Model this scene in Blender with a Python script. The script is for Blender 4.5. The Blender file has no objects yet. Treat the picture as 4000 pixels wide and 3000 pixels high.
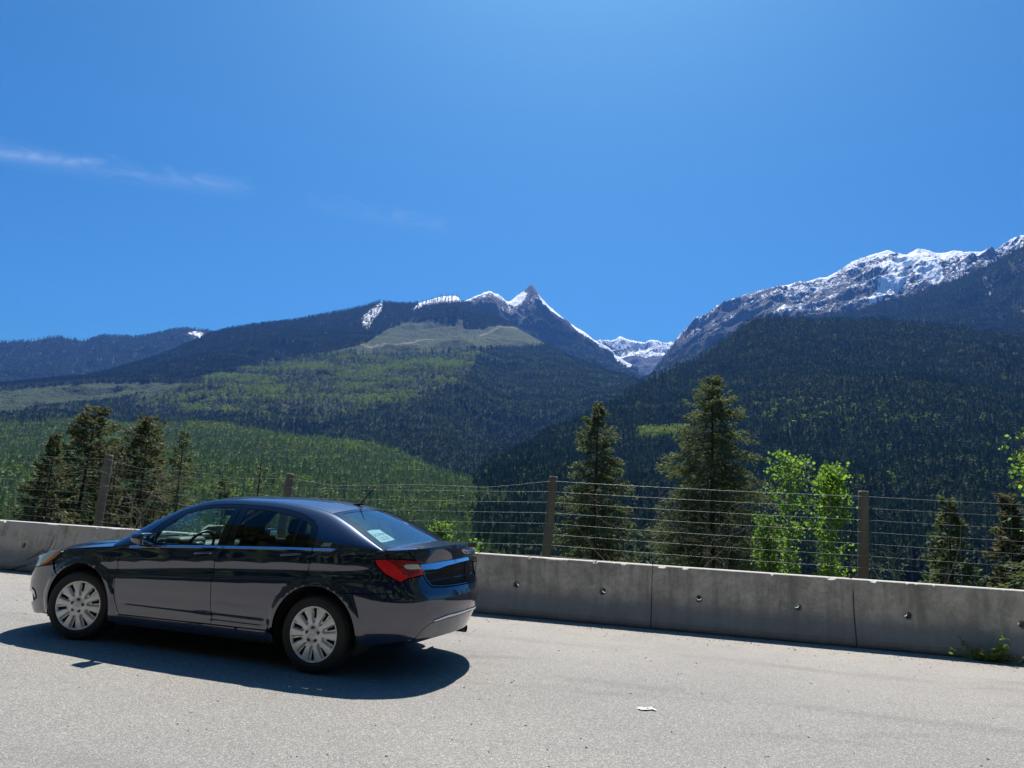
import bpy, bmesh, math, random
import numpy as np
from mathutils import Vector, Matrix
from mathutils.geometry import delaunay_2d_cdt

# ============================================================ camera, sky, sun, exposure
scene = bpy.context.scene
COL = scene.collection
R = math.radians
F_PX, CAM_H, PITCH, ROLL = 2780.93, 1.6016, R(9.2064), R(2.7657)
cF = np.array([0, math.cos(PITCH), math.sin(PITCH)])
_r0 = np.array([1., 0, 0]); _u0 = np.cross(_r0, cF)
cR = _r0*math.cos(ROLL)+_u0*math.sin(ROLL)
cU = -_r0*math.sin(ROLL)+_u0*math.cos(ROLL)
cam_d = bpy.data.cameras.new('camera'); cam = bpy.data.objects.new('camera', cam_d); COL.objects.link(cam)
cam.matrix_world = Matrix(((cR[0], cU[0], -cF[0], 0), (cR[1], cU[1], -cF[1], 0), (cR[2], cU[2], -cF[2], CAM_H), (0, 0, 0, 1)))
cam_d.sensor_fit = 'HORIZONTAL'; cam_d.sensor_width = 36.0; cam_d.lens = F_PX/4000*36
cam_d.clip_start = .05; cam_d.clip_end = 60000
scene.camera = cam

SUN_EL, SUN_AZ = R(60.5), R(6.0)          # azimuth from +Y towards +X
world = bpy.data.worlds.new('World'); scene.world = world; world.use_nodes = True
wn = world.node_tree.nodes; wl = world.node_tree.links; wn.clear()
sky = wn.new('ShaderNodeTexSky'); sky.sky_type = 'NISHITA'; sky.sun_disc = False
sky.sun_elevation = SUN_EL; sky.sun_rotation = SUN_AZ
sky.altitude = 1200; sky.air_density = 1.0; sky.dust_density = 3.4; sky.ozone_density = 10.0
wbg = wn.new('ShaderNodeBackground'); wbg.inputs['Strength'].default_value = 0.076
wout = wn.new('ShaderNodeOutputWorld')
# thin cirrus streaks, fixed to directions of the sky
def sky_dir(x, y):
    d = cF+cR*(x-2000)/F_PX+cU*(1500-y)/F_PX; return d/np.linalg.norm(d)
tcw = wn.new('ShaderNodeTexCoord')
def wmath(op, a, b=None, c=None, clamp=False):
    n = wn.new('ShaderNodeMath'); n.operation = op; n.use_clamp = clamp
    for i, v in enumerate((a, b, c)):
        if v is None: continue
        if hasattr(v, 'links') or hasattr(v, 'is_linked'): wl.new(v, n.inputs[i])
        else: n.inputs[i].default_value = v
    return n.outputs[0]
def wdot(vec):
    n = wn.new('ShaderNodeVectorMath'); n.operation = 'DOT_PRODUCT'
    wl.new(tcw.outputs['Generated'], n.inputs[0]); n.inputs[1].default_value = vec; return n.outputs['Value']
def wisp(p0, p1, width, strength, scale, seed, bend):
    a = sky_dir(*p0); b = sky_dir(*p1); m = (a+b)/2; m /= np.linalg.norm(m)
    t = (b-a); L = np.linalg.norm(t); t /= L; n = np.cross(m, t)
    u = wmath('DIVIDE', wdot(tuple(t)), L/2)                 # -1..1 along
    w = wdot(tuple(n)); dep = wdot(tuple(m))
    comb = wn.new('ShaderNodeCombineXYZ'); wl.new(u, comb.inputs[0]); wl.new(wmath('MULTIPLY', w, 14.0), comb.inputs[1]); comb.inputs[2].default_value = seed
    nz = wn.new('ShaderNodeTexNoise'); nz.inputs['Scale'].default_value = scale; nz.inputs['Detail'].default_value = 9; nz.inputs['Distortion'].default_value = 1.2
    wl.new(comb.outputs[0], nz.inputs['Vector'])
    ww = wmath('ADD', w, wmath('MULTIPLY', wmath('SUBTRACT', nz.outputs['Fac'], .5), bend))
    cross = wmath('SUBTRACT', 1.0, wmath('DIVIDE', wmath('ABSOLUTE', ww), width), clamp=True)
    along = wmath('SUBTRACT', 1.0, wmath('POWER', wmath('ABSOLUTE', u), 4.0), clamp=True)
    front = wmath('GREATER_THAN', dep, .5)
    nn = wmath('MULTIPLY_ADD', nz.outputs['Fac'], 2.4, -.75, clamp=True)
    return wmath('MULTIPLY', wmath('MULTIPLY', wmath('MULTIPLY', wmath('POWER', cross, 1.5), along), nn), wmath('MULTIPLY', front, strength))
cl = wisp((-260, 560), (1010, 752), .018, .30, 3.4, 3.1, .030)
cl2 = wisp((-200, 585), (420, 640), .009, .42, 2.4, 8.2, .012)
cl3 = wisp((1180, 780), (1800, 905), .018, .16, 3.0, 5.7, .03)
cs = wmath('ADD', wmath('ADD', cl, cl2), cl3, clamp=True)
cmx = wn.new('ShaderNodeMix'); cmx.data_type = 'RGBA'
hs = wn.new('ShaderNodeHueSaturation'); hs.inputs['Saturation'].default_value = 1.22; wl.new(sky.outputs['Color'], hs.inputs['Color'])
tn = wn.new('ShaderNodeMix'); tn.data_type = 'RGBA'; tn.blend_type = 'MULTIPLY'; tn.inputs[0].default_value = 1.0; tn.inputs[7].default_value = (.46, .85, .80, 1); wl.new(hs.outputs['Color'], tn.inputs[6])
wl.new(cs, cmx.inputs[0]); wl.new(tn.outputs[2], cmx.inputs[6]); cmx.inputs[7].default_value = (4.6, 5.4, 6.6, 1)
wl.new(cmx.outputs[2], wbg.inputs['Color']); wl.new(wbg.outputs[0], wout.inputs['Surface'])

sun_d = bpy.data.lights.new('sun', 'SUN'); sun_d.energy = 5.0; sun_d.angle = R(.53); sun_d.color = (1.0, .955, .88)
sun = bpy.data.objects.new('sun', sun_d); COL.objects.link(sun)
sdir = Vector((math.cos(SUN_EL)*math.sin(SUN_AZ), math.cos(SUN_EL)*math.cos(SUN_AZ), math.sin(SUN_EL)))
sun.rotation_euler = (-sdir).to_track_quat('-Z', 'Y').to_euler()
vs = scene.view_settings
vs.view_transform = 'Standard'; vs.look = 'None'; vs.gamma = 1.0; vs.use_curve_mapping = False
vs.exposure = 0.75
scene.cycles.use_denoising = True
scene.cycles.max_bounces = 7; scene.cycles.transparent_max_bounces = 16; scene.cycles.volume_bounces = 0
scene.cycles.diffuse_bounces = 3; scene.cycles.glossy_bounces = 4; scene.cycles.transmission_bounces = 4; scene.cycles.adaptive_threshold = .015
scene.cycles.caustics_reflective = False; scene.cycles.caustics_refractive = False

# ============================================================ helpers
def ray(x, y):
    return cF+cR*(x-2000)/F_PX+cU*(1500-y)/F_PX
CAM = np.array([0, 0, CAM_H])
def at(x, y, dist):              # point seen towards (x, y) at a horizontal distance
    d = ray(x, y); return CAM+d*dist/math.hypot(d[0], d[1])
def ground_at(x, y, z=0):
    d = ray(x, y); return CAM+d*(z-CAM_H)/d[2]
def pix(P):
    d = np.asarray(P, float)-CAM; z = d@cF
    return 2000+F_PX*(d@cR)/z, 1500-F_PX*(d@cU)/z, z

def tag(o, label=None, cat=None, group=None, kind=None):
    if label: o['label'] = label
    if cat: o['category'] = cat
    if group: o['group'] = group
    if kind: o['kind'] = kind
    return o
def empty(name, loc=(0, 0, 0), rz=0.0, parent=None):
    o = bpy.data.objects.new(name, None); COL.objects.link(o); o.location = loc; o.rotation_euler = (0, 0, rz); o.parent = parent
    o.empty_display_size = .2
    return o
def obj(name, me, parent=None, loc=None, rot=None):
    o = bpy.data.objects.new(name, me); COL.objects.link(o); o.parent = parent
    if loc is not None: o.location = loc
    if rot is not None: o.rotation_euler = rot
    return o
def mesh(name, V, Fc, mats, smooth=False, mi=None, normals=None):
    me = bpy.data.meshes.new(name)
    V = np.asarray(V, dtype=np.float32).reshape(-1, 3)
    if isinstance(Fc, np.ndarray):
        k = Fc.shape[1]; n = len(Fc)
        me.vertices.add(len(V)); me.vertices.foreach_set('co', V.ravel())
        me.loops.add(n*k); me.loops.foreach_set('vertex_index', Fc.astype(np.int32).ravel())
        me.polygons.add(n); me.polygons.foreach_set('loop_start', np.arange(0, n*k, k, dtype=np.int32)); me.polygons.foreach_set('loop_total', np.full(n, k, np.int32))
        me.update(calc_edges=True)
    else:
        me.from_pydata(V.tolist(), [], [tuple(int(i) for i in f) for f in Fc])
    for m in (mats if isinstance(mats, (list, tuple)) else [mats]): me.materials.append(m)
    if smooth: me.polygons.foreach_set('use_smooth', [True]*len(me.polygons))
    if mi is not None: me.polygons.foreach_set('material_index', np.asarray(mi, np.int32))
    me.validate(); me.update()
    if normals is not None: me.normals_split_custom_set_from_vertices(np.asarray(normals, dtype=np.float32).tolist())
    return me
class MB:                        # collects simple shapes into one mesh
    def __init__(s): s.V = []; s.F = []; s.M = []
    def add(s, V, Fc, m=0):
        b = len(s.V); s.V += [tuple(v) for v in V]; s.F += [tuple(i+b for i in f) for f in Fc]; s.M += [m]*len(Fc)
    def box(s, c, d, m=0, rz=0.0, taper=1.0):
        x, y, z = d[0]/2, d[1]/2, d[2]/2; ca, sa = math.cos(rz), math.sin(rz); V = []
        for k, (i, j) in [(k, q) for k in (-1, 1) for q in ((-1, -1), (1, -1), (1, 1), (-1, 1))]:
            t = taper if k > 0 else 1.0
            a, b = i*x*t, j*y*t; V.append((c[0]+a*ca-b*sa, c[1]+a*sa+b*ca, c[2]+k*z))
        s.add(V, [(3, 2, 1, 0), (4, 5, 6, 7), (0, 1, 5, 4), (1, 2, 6, 5), (2, 3, 7, 6), (3, 0, 4, 7)], m)
    def tube(s, P, rad, n=6, m=0, cap=True):
        P = [Vector(p) for p in P]; rad = rad if hasattr(rad, '__len__') else [rad]*len(P)
        V = []; Fc = []; up = None
        for i, p in enumerate(P):
            t = (P[min(i+1, len(P)-1)]-P[max(i-1, 0)]); t = t.normalized() if t.length > 1e-9 else Vector((0, 0, 1))
            if up is None: up = Vector((0, 0, 1)) if abs(t.z) < .9 else Vector((1, 0, 0))
            a = t.cross(up).normalized(); b = a.cross(t); up = b
            for k in range(n):
                q = 2*math.pi*k/n; V.append(p+a*math.cos(q)*rad[i]+b*math.sin(q)*rad[i])
        for i in range(len(P)-1):
            for k in range(n):
                k2 = (k+1) % n; Fc.append((i*n+k, i*n+k2, (i+1)*n+k2, (i+1)*n+k))
        if cap: Fc += [tuple(range(n-1, -1, -1)), tuple((len(P)-1)*n+k for k in range(n))]
        s.add(V, Fc, m)
    def lathe(s, prof, n=48, axis='y', c=(0, 0, 0), m=0, close=False):
        V = []; k = len(prof)
        for i in range(n):
            q = 2*math.pi*i/n
            for r, h in prof:
                a, b = r*math.cos(q), r*math.sin(q)
                V.append((c[0]+a, c[1]+h, c[2]+b) if axis == 'y' else (c[0]+a, c[1]+b, c[2]+h) if axis == 'z' else (c[0]+h, c[1]+a, c[2]+b))
        Fc = []
        for i in range(n):
            j = (i+1) % n
            for q in range(k-1 if not close else k):
                q2 = (q+1) % k; Fc.append((i*k+q, j*k+q, j*k+q2, i*k+q2))
        s.add(V, Fc, m)
    def mesh(s, name, mats, smooth=False):
        return mesh(name, s.V, s.F, mats, smooth, s.M)
def fixn(me):
    bm = bmesh.new(); bm.from_mesh(me); bmesh.ops.recalc_face_normals(bm, faces=bm.faces); bm.to_mesh(me); bm.free(); return me
def rbox(name, size, bev, mat, seg=3, shape=None, cuts=0):
    bm = bmesh.new(); bmesh.ops.create_cube(bm, size=1.0)
    if cuts: bmesh.ops.subdivide_edges(bm, edges=bm.edges[:], cuts=cuts, use_grid_fill=True)
    for v in bm.verts: v.co = Vector((v.co.x*size[0], v.co.y*size[1], v.co.z*size[2]))
    if shape:
        for v in bm.verts: v.co = Vector(shape(v.co))
    es = [e for e in bm.edges if len(e.link_faces) == 2 and e.calc_face_angle() > .6]
    bmesh.ops.bevel(bm, geom=es, offset=bev, segments=seg, profile=.5, affect='EDGES', clamp_overlap=True)
    me = bpy.data.meshes.new(name); bm.to_mesh(me); bm.free(); me.materials.append(mat)
    me.polygons.foreach_set('use_smooth', [True]*len(me.polygons)); return me

# ---- materials
def pmat(name, col=(.5, .5, .5), rough=.5, metal=0.0, spec=.5, coat=0.0, coat_r=.03, trans=0.0, sheen=0.0, emit=None):
    m = bpy.data.materials.new(name); m.use_nodes = True
    b = m.node_tree.nodes['Principled BSDF']
    b.inputs['Base Color'].default_value = (*col, 1); b.inputs['Roughness'].default_value = rough; b.inputs['Metallic'].default_value = metal
    b.inputs['Specular IOR Level'].default_value = spec; b.inputs['Coat Weight'].default_value = coat; b.inputs['Coat Roughness'].default_value = coat_r
    b.inputs['Transmission Weight'].default_value = trans
    if sheen: b.inputs['Sheen Weight'].default_value = sheen
    return m
class NT:                        # small node-tree writer
    def __init__(s, m):
        s.m = m; s.t = m.node_tree; s.n = s.t.nodes; s.l = s.t.links; s.b = s.n.get('Principled BSDF')
    def new(s, typ, **kw):
        n = s.n.new(typ)
        for k, v in kw.items(): setattr(n, k, v)
        return n
    def put(s, sock, v):
        if hasattr(v, 'is_output'): s.l.new(v, sock)
        elif isinstance(v, tuple) and len(v) == 3 and sock.type == 'RGBA': sock.default_value = (*v, 1)
        else: sock.default_value = v
    def coord(s, kind='Object'): return s.new('ShaderNodeTexCoord').outputs[kind]
    def pos(s): return s.new('ShaderNodeNewGeometry').outputs['Position']
    def noise(s, vec, scale, detail=4, rough=.55, dist=0.0, out='Fac'):
        n = s.new('ShaderNodeTexNoise'); s.put(n.inputs['Vector'], vec)
        n.inputs['Scale'].default_value = scale; n.inputs['Detail'].default_value = detail; n.inputs['Roughness'].default_value = rough; n.inputs['Distortion'].default_value = dist
        return n.outputs[out]
    def voro(s, vec, scale, feat='F1', out='Distance', rand=1.0):
        n = s.new('ShaderNodeTexVoronoi', feature=feat); s.put(n.inputs['Vector'], vec); n.inputs['Scale'].default_value = scale; n.inputs['Randomness'].default_value = rand
        return n.outputs[out]
    def map(s, vec, scale=(1, 1, 1), rot=(0, 0, 0), loc=(0, 0, 0)):
        n = s.new('ShaderNodeMapping'); s.put(n.inputs['Vector'], vec); n.inputs['Scale'].default_value = scale; n.inputs['Rotation'].default_value = rot; n.inputs['Location'].default_value = loc
        return n.outputs[0]
    def ramp(s, fac, stops, interp='LINEAR'):
        n = s.new('ShaderNodeValToRGB'); s.put(n.inputs[0], fac); cr = n.color_ramp; cr.interpolation = interp
        while len(cr.elements) < len(stops): cr.elements.new(.5)
        for e, (p, c) in zip(cr.elements, stops):
            e.position = p; e.color = (*(c if isinstance(c, tuple) else (c, c, c)), 1)
        return n.outputs['Color']
    def mixc(s, fac, a, b, mode='MIX'):
        n = s.new('ShaderNodeMix', data_type='RGBA', blend_type=mode); s.put(n.inputs[0], fac); s.put(n.inputs[6], a); s.put(n.inputs[7], b); return n.outputs[2]
    def math(s, op, a, b=0.0, c=0.0, clamp=False):
        n = s.new('ShaderNodeMath', operation=op, use_clamp=clamp)
        for i, v in enumerate((a, b, c)): s.put(n.inputs[i], v)
        return n.outputs[0]
    def attr(s, name, out='Fac'):
        n = s.new('ShaderNodeAttribute', attribute_name=name); return n.outputs[out]
    def sep(s, vec):
        n = s.new('ShaderNodeSeparateXYZ'); s.put(n.inputs[0], vec); return n.outputs
    def comb(s, x, y, z):
        n = s.new('ShaderNodeCombineXYZ'); s.put(n.inputs[0], x); s.put(n.inputs[1], y); s.put(n.inputs[2], z); return n.outputs[0]
    def bump(s, h, strength=.5, dist=.01):
        n = s.new('ShaderNodeBump'); s.put(n.inputs['Height'], h); n.inputs['Strength'].default_value = strength; n.inputs['Distance'].default_value = dist
        s.l.new(n.outputs[0], s.b.inputs['Normal']); return n
    def base(s, c): s.put(s.b.inputs['Base Color'], c)
    def rough(s, v): s.put(s.b.inputs['Roughness'], v)
# ---------- car surfaces (metres, car frame: x forward, y left, z up, origin between the wheels) ----------
def pchip(xs, ys, x):
    xs = np.asarray(xs, float); ys = np.asarray(ys, float); x = np.asarray(x, float)
    if xs[0] > xs[-1]: xs = xs[::-1]; ys = ys[::-1]
    h = np.diff(xs); d = np.diff(ys) / h
    m = np.zeros_like(ys)
    m[0], m[-1] = d[0], d[-1]
    a, b = d[:-1], d[1:]
    w1 = 2*h[1:] + h[:-1]; w2 = h[1:] + 2*h[:-1]
    ok = a*b > 0
    with np.errstate(divide='ignore', invalid='ignore'):
        m[1:-1] = np.where(ok, (w1+w2) / (w1/np.where(a == 0, 1, a) + w2/np.where(b == 0, 1, b)), 0)
    xc = np.clip(x, xs[0], xs[-1])
    i = np.clip(np.searchsorted(xs, xc) - 1, 0, len(h)-1)
    t = (xc - xs[i]) / h[i]
    return ((1+2*t)*(1-t)**2*ys[i] + t*(1-t)**2*h[i]*m[i] + t*t*(3-2*t)*ys[i+1] + t*t*(t-1)*h[i]*m[i+1])

def catmull(P, n=40):
    P = np.asarray(P, float)
    Q = np.vstack([2*P[0]-P[1], P, 2*P[-1]-P[-2]])
    out = []
    for i in range(1, len(Q)-2):
        t = np.linspace(0, 1, n, endpoint=False)[:, None]
        a, b, c, d = Q[i-1:i+3]
        out.append(.5*((2*b)+(-a+c)*t+(2*a-5*b+4*c-d)*t**2+(-a+3*b-3*c+d)*t**3))
    return np.vstack(out+[P[-1:]])

WX, WR = 1.3825, .338
OUT = [(2.44,-.25),(2.45,0),(2.44,.25),(2.405,.46),(2.335,.645),(2.21,.785),(2.03,.862),(1.75,.902),(1.38,.915),(.9,.91),
       (.3,.914),(-.3,.918),(-.9,.918),(-1.38,.922),(-1.72,.908),(-1.98,.862),(-2.18,.775),(-2.33,.64),(-2.43,.44),(-2.49,.22),(-2.51,0),(-2.49,-.22)]
_oc = catmull(OUT)[40:-40]
_os = np.concatenate([[0], np.cumsum(np.hypot(*np.diff(_oc, axis=0).T))])
S_END = _os[-1]
def ol(s):
    return np.stack([np.interp(s, _os, _oc[:,0]), np.interp(s, _os, _oc[:,1])], -1)
def sx(x):           # arc-length position of a point of the side (|y| large) from its x
    return np.interp(-np.asarray(x, float), -_oc[:,0], _os)
_tn = np.gradient(_oc, axis=0); _tn /= np.linalg.norm(_tn, axis=1)[:,None]
_k = np.ones(21)/21
_tn = np.stack([np.convolve(np.pad(_tn[:,i], 10, mode='edge'), _k, 'valid') for i in (0,1)], 1)
def onrm(s):         # outward plan normal
    tx = np.interp(s, _os, _tn[:,0]); ty = np.interp(s, _os, _tn[:,1])
    n = np.stack([-ty, tx], -1)*-1.0
    n = np.stack([ty, -tx], -1)
    return n/np.linalg.norm(n, axis=-1, keepdims=True)
ZT = np.array([.12,.18,.25,.32,.38,.44,.50,.57,.64,.71,.78,.84,.90,.96,1.02,1.08,1.14,1.20])
OT = {  # inward offset at stations
 'FC':[.16,.10,.06,.035,.02,.008,0,.004,.04,.10,.19,.29,.40,.50,.58,.64,.7,.75],
 'FK':[.13,.085,.05,.03,.015,.005,0,.004,.035,.085,.155,.235,.32,.40,.48,.55,.6,.65],
 'FX':[.09,.06,.035,.02,.008,.002,0,0,.004,.012,.024,.044,.085,.15,.22,.3,.36,.4],
 'FW':[.085,.055,.03,.015,.006,.002,0,0,.002,.005,.010,.018,.034,.062,.11,.17,.22,.28],
 'DF':[.09,.055,.026,.014,.007,.003,0,0,.002,.006,.011,.018,.028,.042,.060,.082,.11,.14],
 'DR':[.09,.055,.026,.014,.007,.003,0,0,.001,.004,.008,.013,.020,.030,.044,.062,.09,.12],
 'RW':[.10,.06,.03,.015,.007,.002,0,0,.001,.003,.006,.011,.018,.027,.040,.060,.09,.12],
 'RX':[.12,.085,.055,.032,.018,.008,.003,0,0,.003,.008,.014,.022,.032,.046,.066,.10,.14],
 'RK':[.16,.12,.085,.05,.028,.014,.006,.001,0,.006,.016,.026,.036,.046,.058,.074,.10,.14],
 'RC':[.26,.20,.15,.11,.082,.056,.030,.012,0,.004,.030,.055,.066,.066,.062,.056,.052,.07],
}
def _stn():
    st = [(0,'FC'),(.45,'FC'),(.70,'FK'),(float(sx(2.05)),'FX'),(float(sx(1.5)),'FW'),(float(sx(.9)),'DF'),(float(sx(.2)),'DF'),(float(sx(-.8)),'DR'),
          (float(sx(-1.38)),'RW'),(float(sx(-1.8)),'RX'),(float(sx(-2.2)),'RK'),(S_END-.42,'RC'),(S_END,'RC')]
    return np.array([a for a,_ in st]), np.array([OT[k] for _,k in st])
_SS, _OO = _stn()
_zg = np.linspace(.12, 1.20, 217)
_Og = np.array([pchip(ZT, r, _zg) for r in _OO])          # stations x zg
_sg = np.linspace(0, S_END, 400)
_Of = np.stack([pchip(_SS, _Og[:,j], _sg) for j in range(len(_zg))], 1)
for _ in range(3):   # soften
    _p = np.pad(_Of, ((0,0),(3,3)), mode='edge'); _Of = sum(_p[:,i:i+_Of.shape[1]] for i in range(7))/7
def bil(s, z):
    a = np.clip(s/S_END*399, 0, 398.999); b = np.clip((z-.12)/1.08*216, 0, 215.999)
    i = a.astype(int); j = b.astype(int); f = a-i; g = b-j
    return _Of[i,j]*(1-f)*(1-g)+_Of[i+1,j]*f*(1-g)+_Of[i,j+1]*(1-f)*g+_Of[i+1,j+1]*f*g
def smooth(a, b, x):
    t = np.clip((x-a)/(b-a), 0, 1); return t*t*(3-2*t)
def zcrease(x): return pchip([-2.2,-1.7,-1.25,-.2,.2,1.1,1.6],[.985,.966,.946,.889,.862,.795,.77], x)
def LB(s, z, off=0.0):
    s = np.asarray(s, float); z = np.asarray(z, float)
    P = ol(s); n = onrm(s); o = bil(s, z)
    x = P[...,0]
    side = smooth(1.35, .95, x)*smooth(-2.15, -1.55, x)
    dz = z - zcrease(x)
    # shoulder crease: a ledge with a hollow under it
    o = o - side*(.010*np.exp(-np.maximum(dz,0)/.05)*(dz>=0) + (dz<0)*(.010*np.exp(-(dz/.030)**2)) ) + side*.008*np.exp(-((dz+.075)/.05)**2)
    # wheel-arch lips
    for wx in (WX, -WX):
        r = np.hypot(x-wx, z-WR)
        o = o - .014*smooth(.50, .445, r)*(np.abs(P[...,1])>.5) + .0*r
    # lower door hollow + sill
    door = smooth(.95,.75,x)*smooth(-1.0,-.8,x)
    o = o + door*.010*np.exp(-((z-.385)/.035)**2)
    o = o + off
    return np.stack([P[...,0]-n[...,0]*o, P[...,1]-n[...,1]*o, z], -1)
def zbelt(x): return pchip([-2.6,-1.95,-1.51,-1.3,-.28,.80,.95,1.48,1.70,1.9,2.1,2.3],[1.085,1.085,1.083,1.075,1.029,.964,.948,.897,.866,.825,.775,.72], x)
# side greenhouse: belt line -> rail curve
RAIL = np.array([(1.10,.765,.975),(.98,.745,1.052),(.66,.69,1.238),(.38,.645,1.367),(.10,.615,1.447),(-.15,.60,1.469),(-.40,.595,1.472),(-.70,.595,1.466),(-1.0,.595,1.440),(-1.28,.605,1.388),(-1.514,.657,1.302),(-1.711,.718,1.212),(-1.892,.775,1.128),(-2.0,.80,1.078)])
_rc = catmull(RAIL, 30)
_rt = np.concatenate([[0], np.cumsum(np.linalg.norm(np.diff(_rc, axis=0), axis=1))]); RT_END = _rt[-1]
def rail_x(x): return np.stack([np.interp(-np.asarray(x), -_rc[:,0], _rc[:,1]), np.interp(-np.asarray(x), -_rc[:,0], _rc[:,2])], -1)
def rail_t(t): return np.stack([np.interp(t, _rt, _rc[:,i]) for i in range(3)], -1)
def tx(x): return np.interp(-np.asarray(x, float), -_rc[:,0], _rt)
def belt_y(x):
    s = sx(x); return LB(s, zbelt(x))[...,1]
def SG(x, w, off=0.0):   # w 0 at belt .. 1 at rail
    x = np.asarray(x, float); w = np.asarray(w, float)
    R = rail_x(x); yb = belt_y(x); zb = zbelt(x)
    yr, zr = R[...,0], R[...,1]
    hgt = np.maximum(zr-zb, .01)
    bul = .020*smooth(0,.25,hgt)+.012
    # straight tumblehome with a rounded head
    z = zb + hgt*(1-(1-w)**1.35*1.0) if False else zb + hgt*np.sin(np.minimum(w,1)*np.pi/2*1.0)**.93
    u = (z-zb)/hgt
    y = yb + (yr-yb)*(.62*u + .38*(1-np.sqrt(np.clip(1-u**2.6,0,1)))) + bul*u*(1-u)*1.6
    return np.stack([x, y-off, z], -1)
def w_of(x, z):          # inverse of SG in z
    R = rail_x(x); hgt = np.maximum(R[...,1]-zbelt(x), .01)
    u = np.clip((z-zbelt(x))/hgt, 0, 1)
    return 2/np.pi*np.arcsin(u**(1/.93))
# roof / glass sheet between the two rails
CL_X = [(0,.20),(.25,.19),(.55,.16),(.85,.12),(1.1,.08),(1.5,.03),(2.2,-.03),(2.5,-.06),(2.9,-.10),(3.3,-.12)]
def TS(t, v, off=0.0):   # v -1..1 (1 = left)
    t = np.asarray(t, float); v = np.asarray(v, float)
    R = rail_t(t); c = 1-np.abs(v)**2.2
    dx = pchip(*zip(*CL_X), t)
    crown = pchip([0,.3,.8,1.3,2.0,2.6,3.0,3.3],[-.012,.005,.026,.040,.048,.050,.042,.03], t)
    a = np.gradient(_rc[:,2], _rt); sl = np.interp(t, _rt, a)     # slope: lift along the sheet normal
    return np.stack([R[...,0]+dx*c, R[...,1]*v, R[...,2]+crown*c-off+ .0*sl], -1)
# bonnet and boot lid
def HD(x, v, off=0.0):   # v 0 at centre .. 1 at the wing line
    x = np.asarray(x, float); v = np.asarray(v, float)
    s = sx(x); zs = zbelt(x); E = LB(s, zs)
    zc = pchip([.75,1.0,1.4,1.8,2.1,2.3,2.45],[1.035,1.022,.985,.930,.872,.815,.76], x)
    c = np.abs(v)
    rise = (1-c**2.6)
    rib = .010*np.exp(-((c-.62)/.07)**2)*smooth(2.35,1.9,x)
    return np.stack([x, E[...,1]*v, zs+(zc-zs)*rise+rib-off], -1)
def zdeck(x, y): return 1.150-.067*(np.abs(y)/.88)**2.4+.010*smooth(-2.2,-2.42,x)
def ztop_rear(s):
    z = np.full(np.shape(s), 1.1)
    for _ in range(12):
        P = LB(s, z); z = .5*z+.5*zdeck(P[...,0], P[...,1])
    return z
# ---- polygon helpers
def densify(P, step, closed=True):
    out = []
    n = len(P)
    for i in range(n if closed else n-1):
        a = np.array(P[i], float); b = np.array(P[(i+1) % n], float); k = max(1, int(math.ceil(np.linalg.norm(b-a)/step)))
        for j in range(k): out.append(a+(b-a)*j/k)
    return np.array(out)
def inside(P, q):
    x, y = q[:, 0], q[:, 1]; r = np.zeros(len(q), bool)
    for i in range(len(P)):
        a, b = P[i], P[(i+1) % len(P)]
        c = (a[1] > y) != (b[1] > y)
        with np.errstate(divide='ignore', invalid='ignore'):
            r ^= c & (x < (b[0]-a[0])*(y-a[1])/(b[1]-a[1])+a[0])
    return r
def area2(P): return np.sum(P[:, 0]*np.roll(P[:, 1], -1)-np.roll(P[:, 0], -1)*P[:, 1])
def edist(P, q):
    d = np.full(len(q), 9.)
    for i in range(len(P)):
        a, b = P[i], P[(i+1) % len(P)]; ab = b-a; L = max(ab@ab, 1e-12)
        t = np.clip(((q-a)@ab)/L, 0, 1); d = np.minimum(d, np.hypot(*(q-a-t[:, None]*ab).T))
    return d
HAZE_DENSITY = 3.8e-5
# ============================================================ terrain: mountains, hills, valley
rng = np.random.default_rng(7)
K = 4000/2212
def _hash(ix, iy, seed):
    h = (ix.astype(np.int64)*374761393+iy.astype(np.int64)*668265263+seed*974711) & 0x7fffffff
    h = ((h ^ (h >> 13))*1274126177) & 0x7fffffff
    return ((h ^ (h >> 16)) & 0xffff)/65535.0
def vnoise(x, y, seed=0):
    ix, iy = np.floor(x), np.floor(y); fx, fy = x-ix, y-iy
    fx = fx*fx*fx*(fx*(fx*6-15)+10); fy = fy*fy*fy*(fy*(fy*6-15)+10)
    a = _hash(ix, iy, seed); b = _hash(ix+1, iy, seed); c = _hash(ix, iy+1, seed); d = _hash(ix+1, iy+1, seed)
    return (a*(1-fx)+b*fx)*(1-fy)+(c*(1-fx)+d*fx)*fy
def fbm(x, y, oct=5, seed=0, ridged=False, gain=.5):
    r = 0; amp = 1; tot = 0
    for o in range(oct):
        n = vnoise(x, y, seed+o*17)
        if ridged: n = 1-np.abs(2*n-1)
        r = r+n*amp; tot += amp; amp *= gain; x = x*2.03+11.3; y = y*2.03+5.7
    return r/tot
def poly(pts, x): p = np.array(pts, float); return np.interp(x, p[:, 0]*K, p[:, 1]*(K if p[:, 1].max() > 20 and p.shape[1] == 2 else 1))
def line_y(pts, x): p = np.array(pts, float); return pchip(p[:, 0]*K, p[:, 1]*K, x)
def line_d(pts, x): p = np.array(pts, float); return pchip(p[:, 0]*K, p[:, 1], x)
def in_poly(pts, x, y):
    P = np.array(pts, float)*K; q = np.stack([x.ravel(), y.ravel()], 1); return inside(P, q).reshape(x.shape)
RAYS = {}
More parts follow.
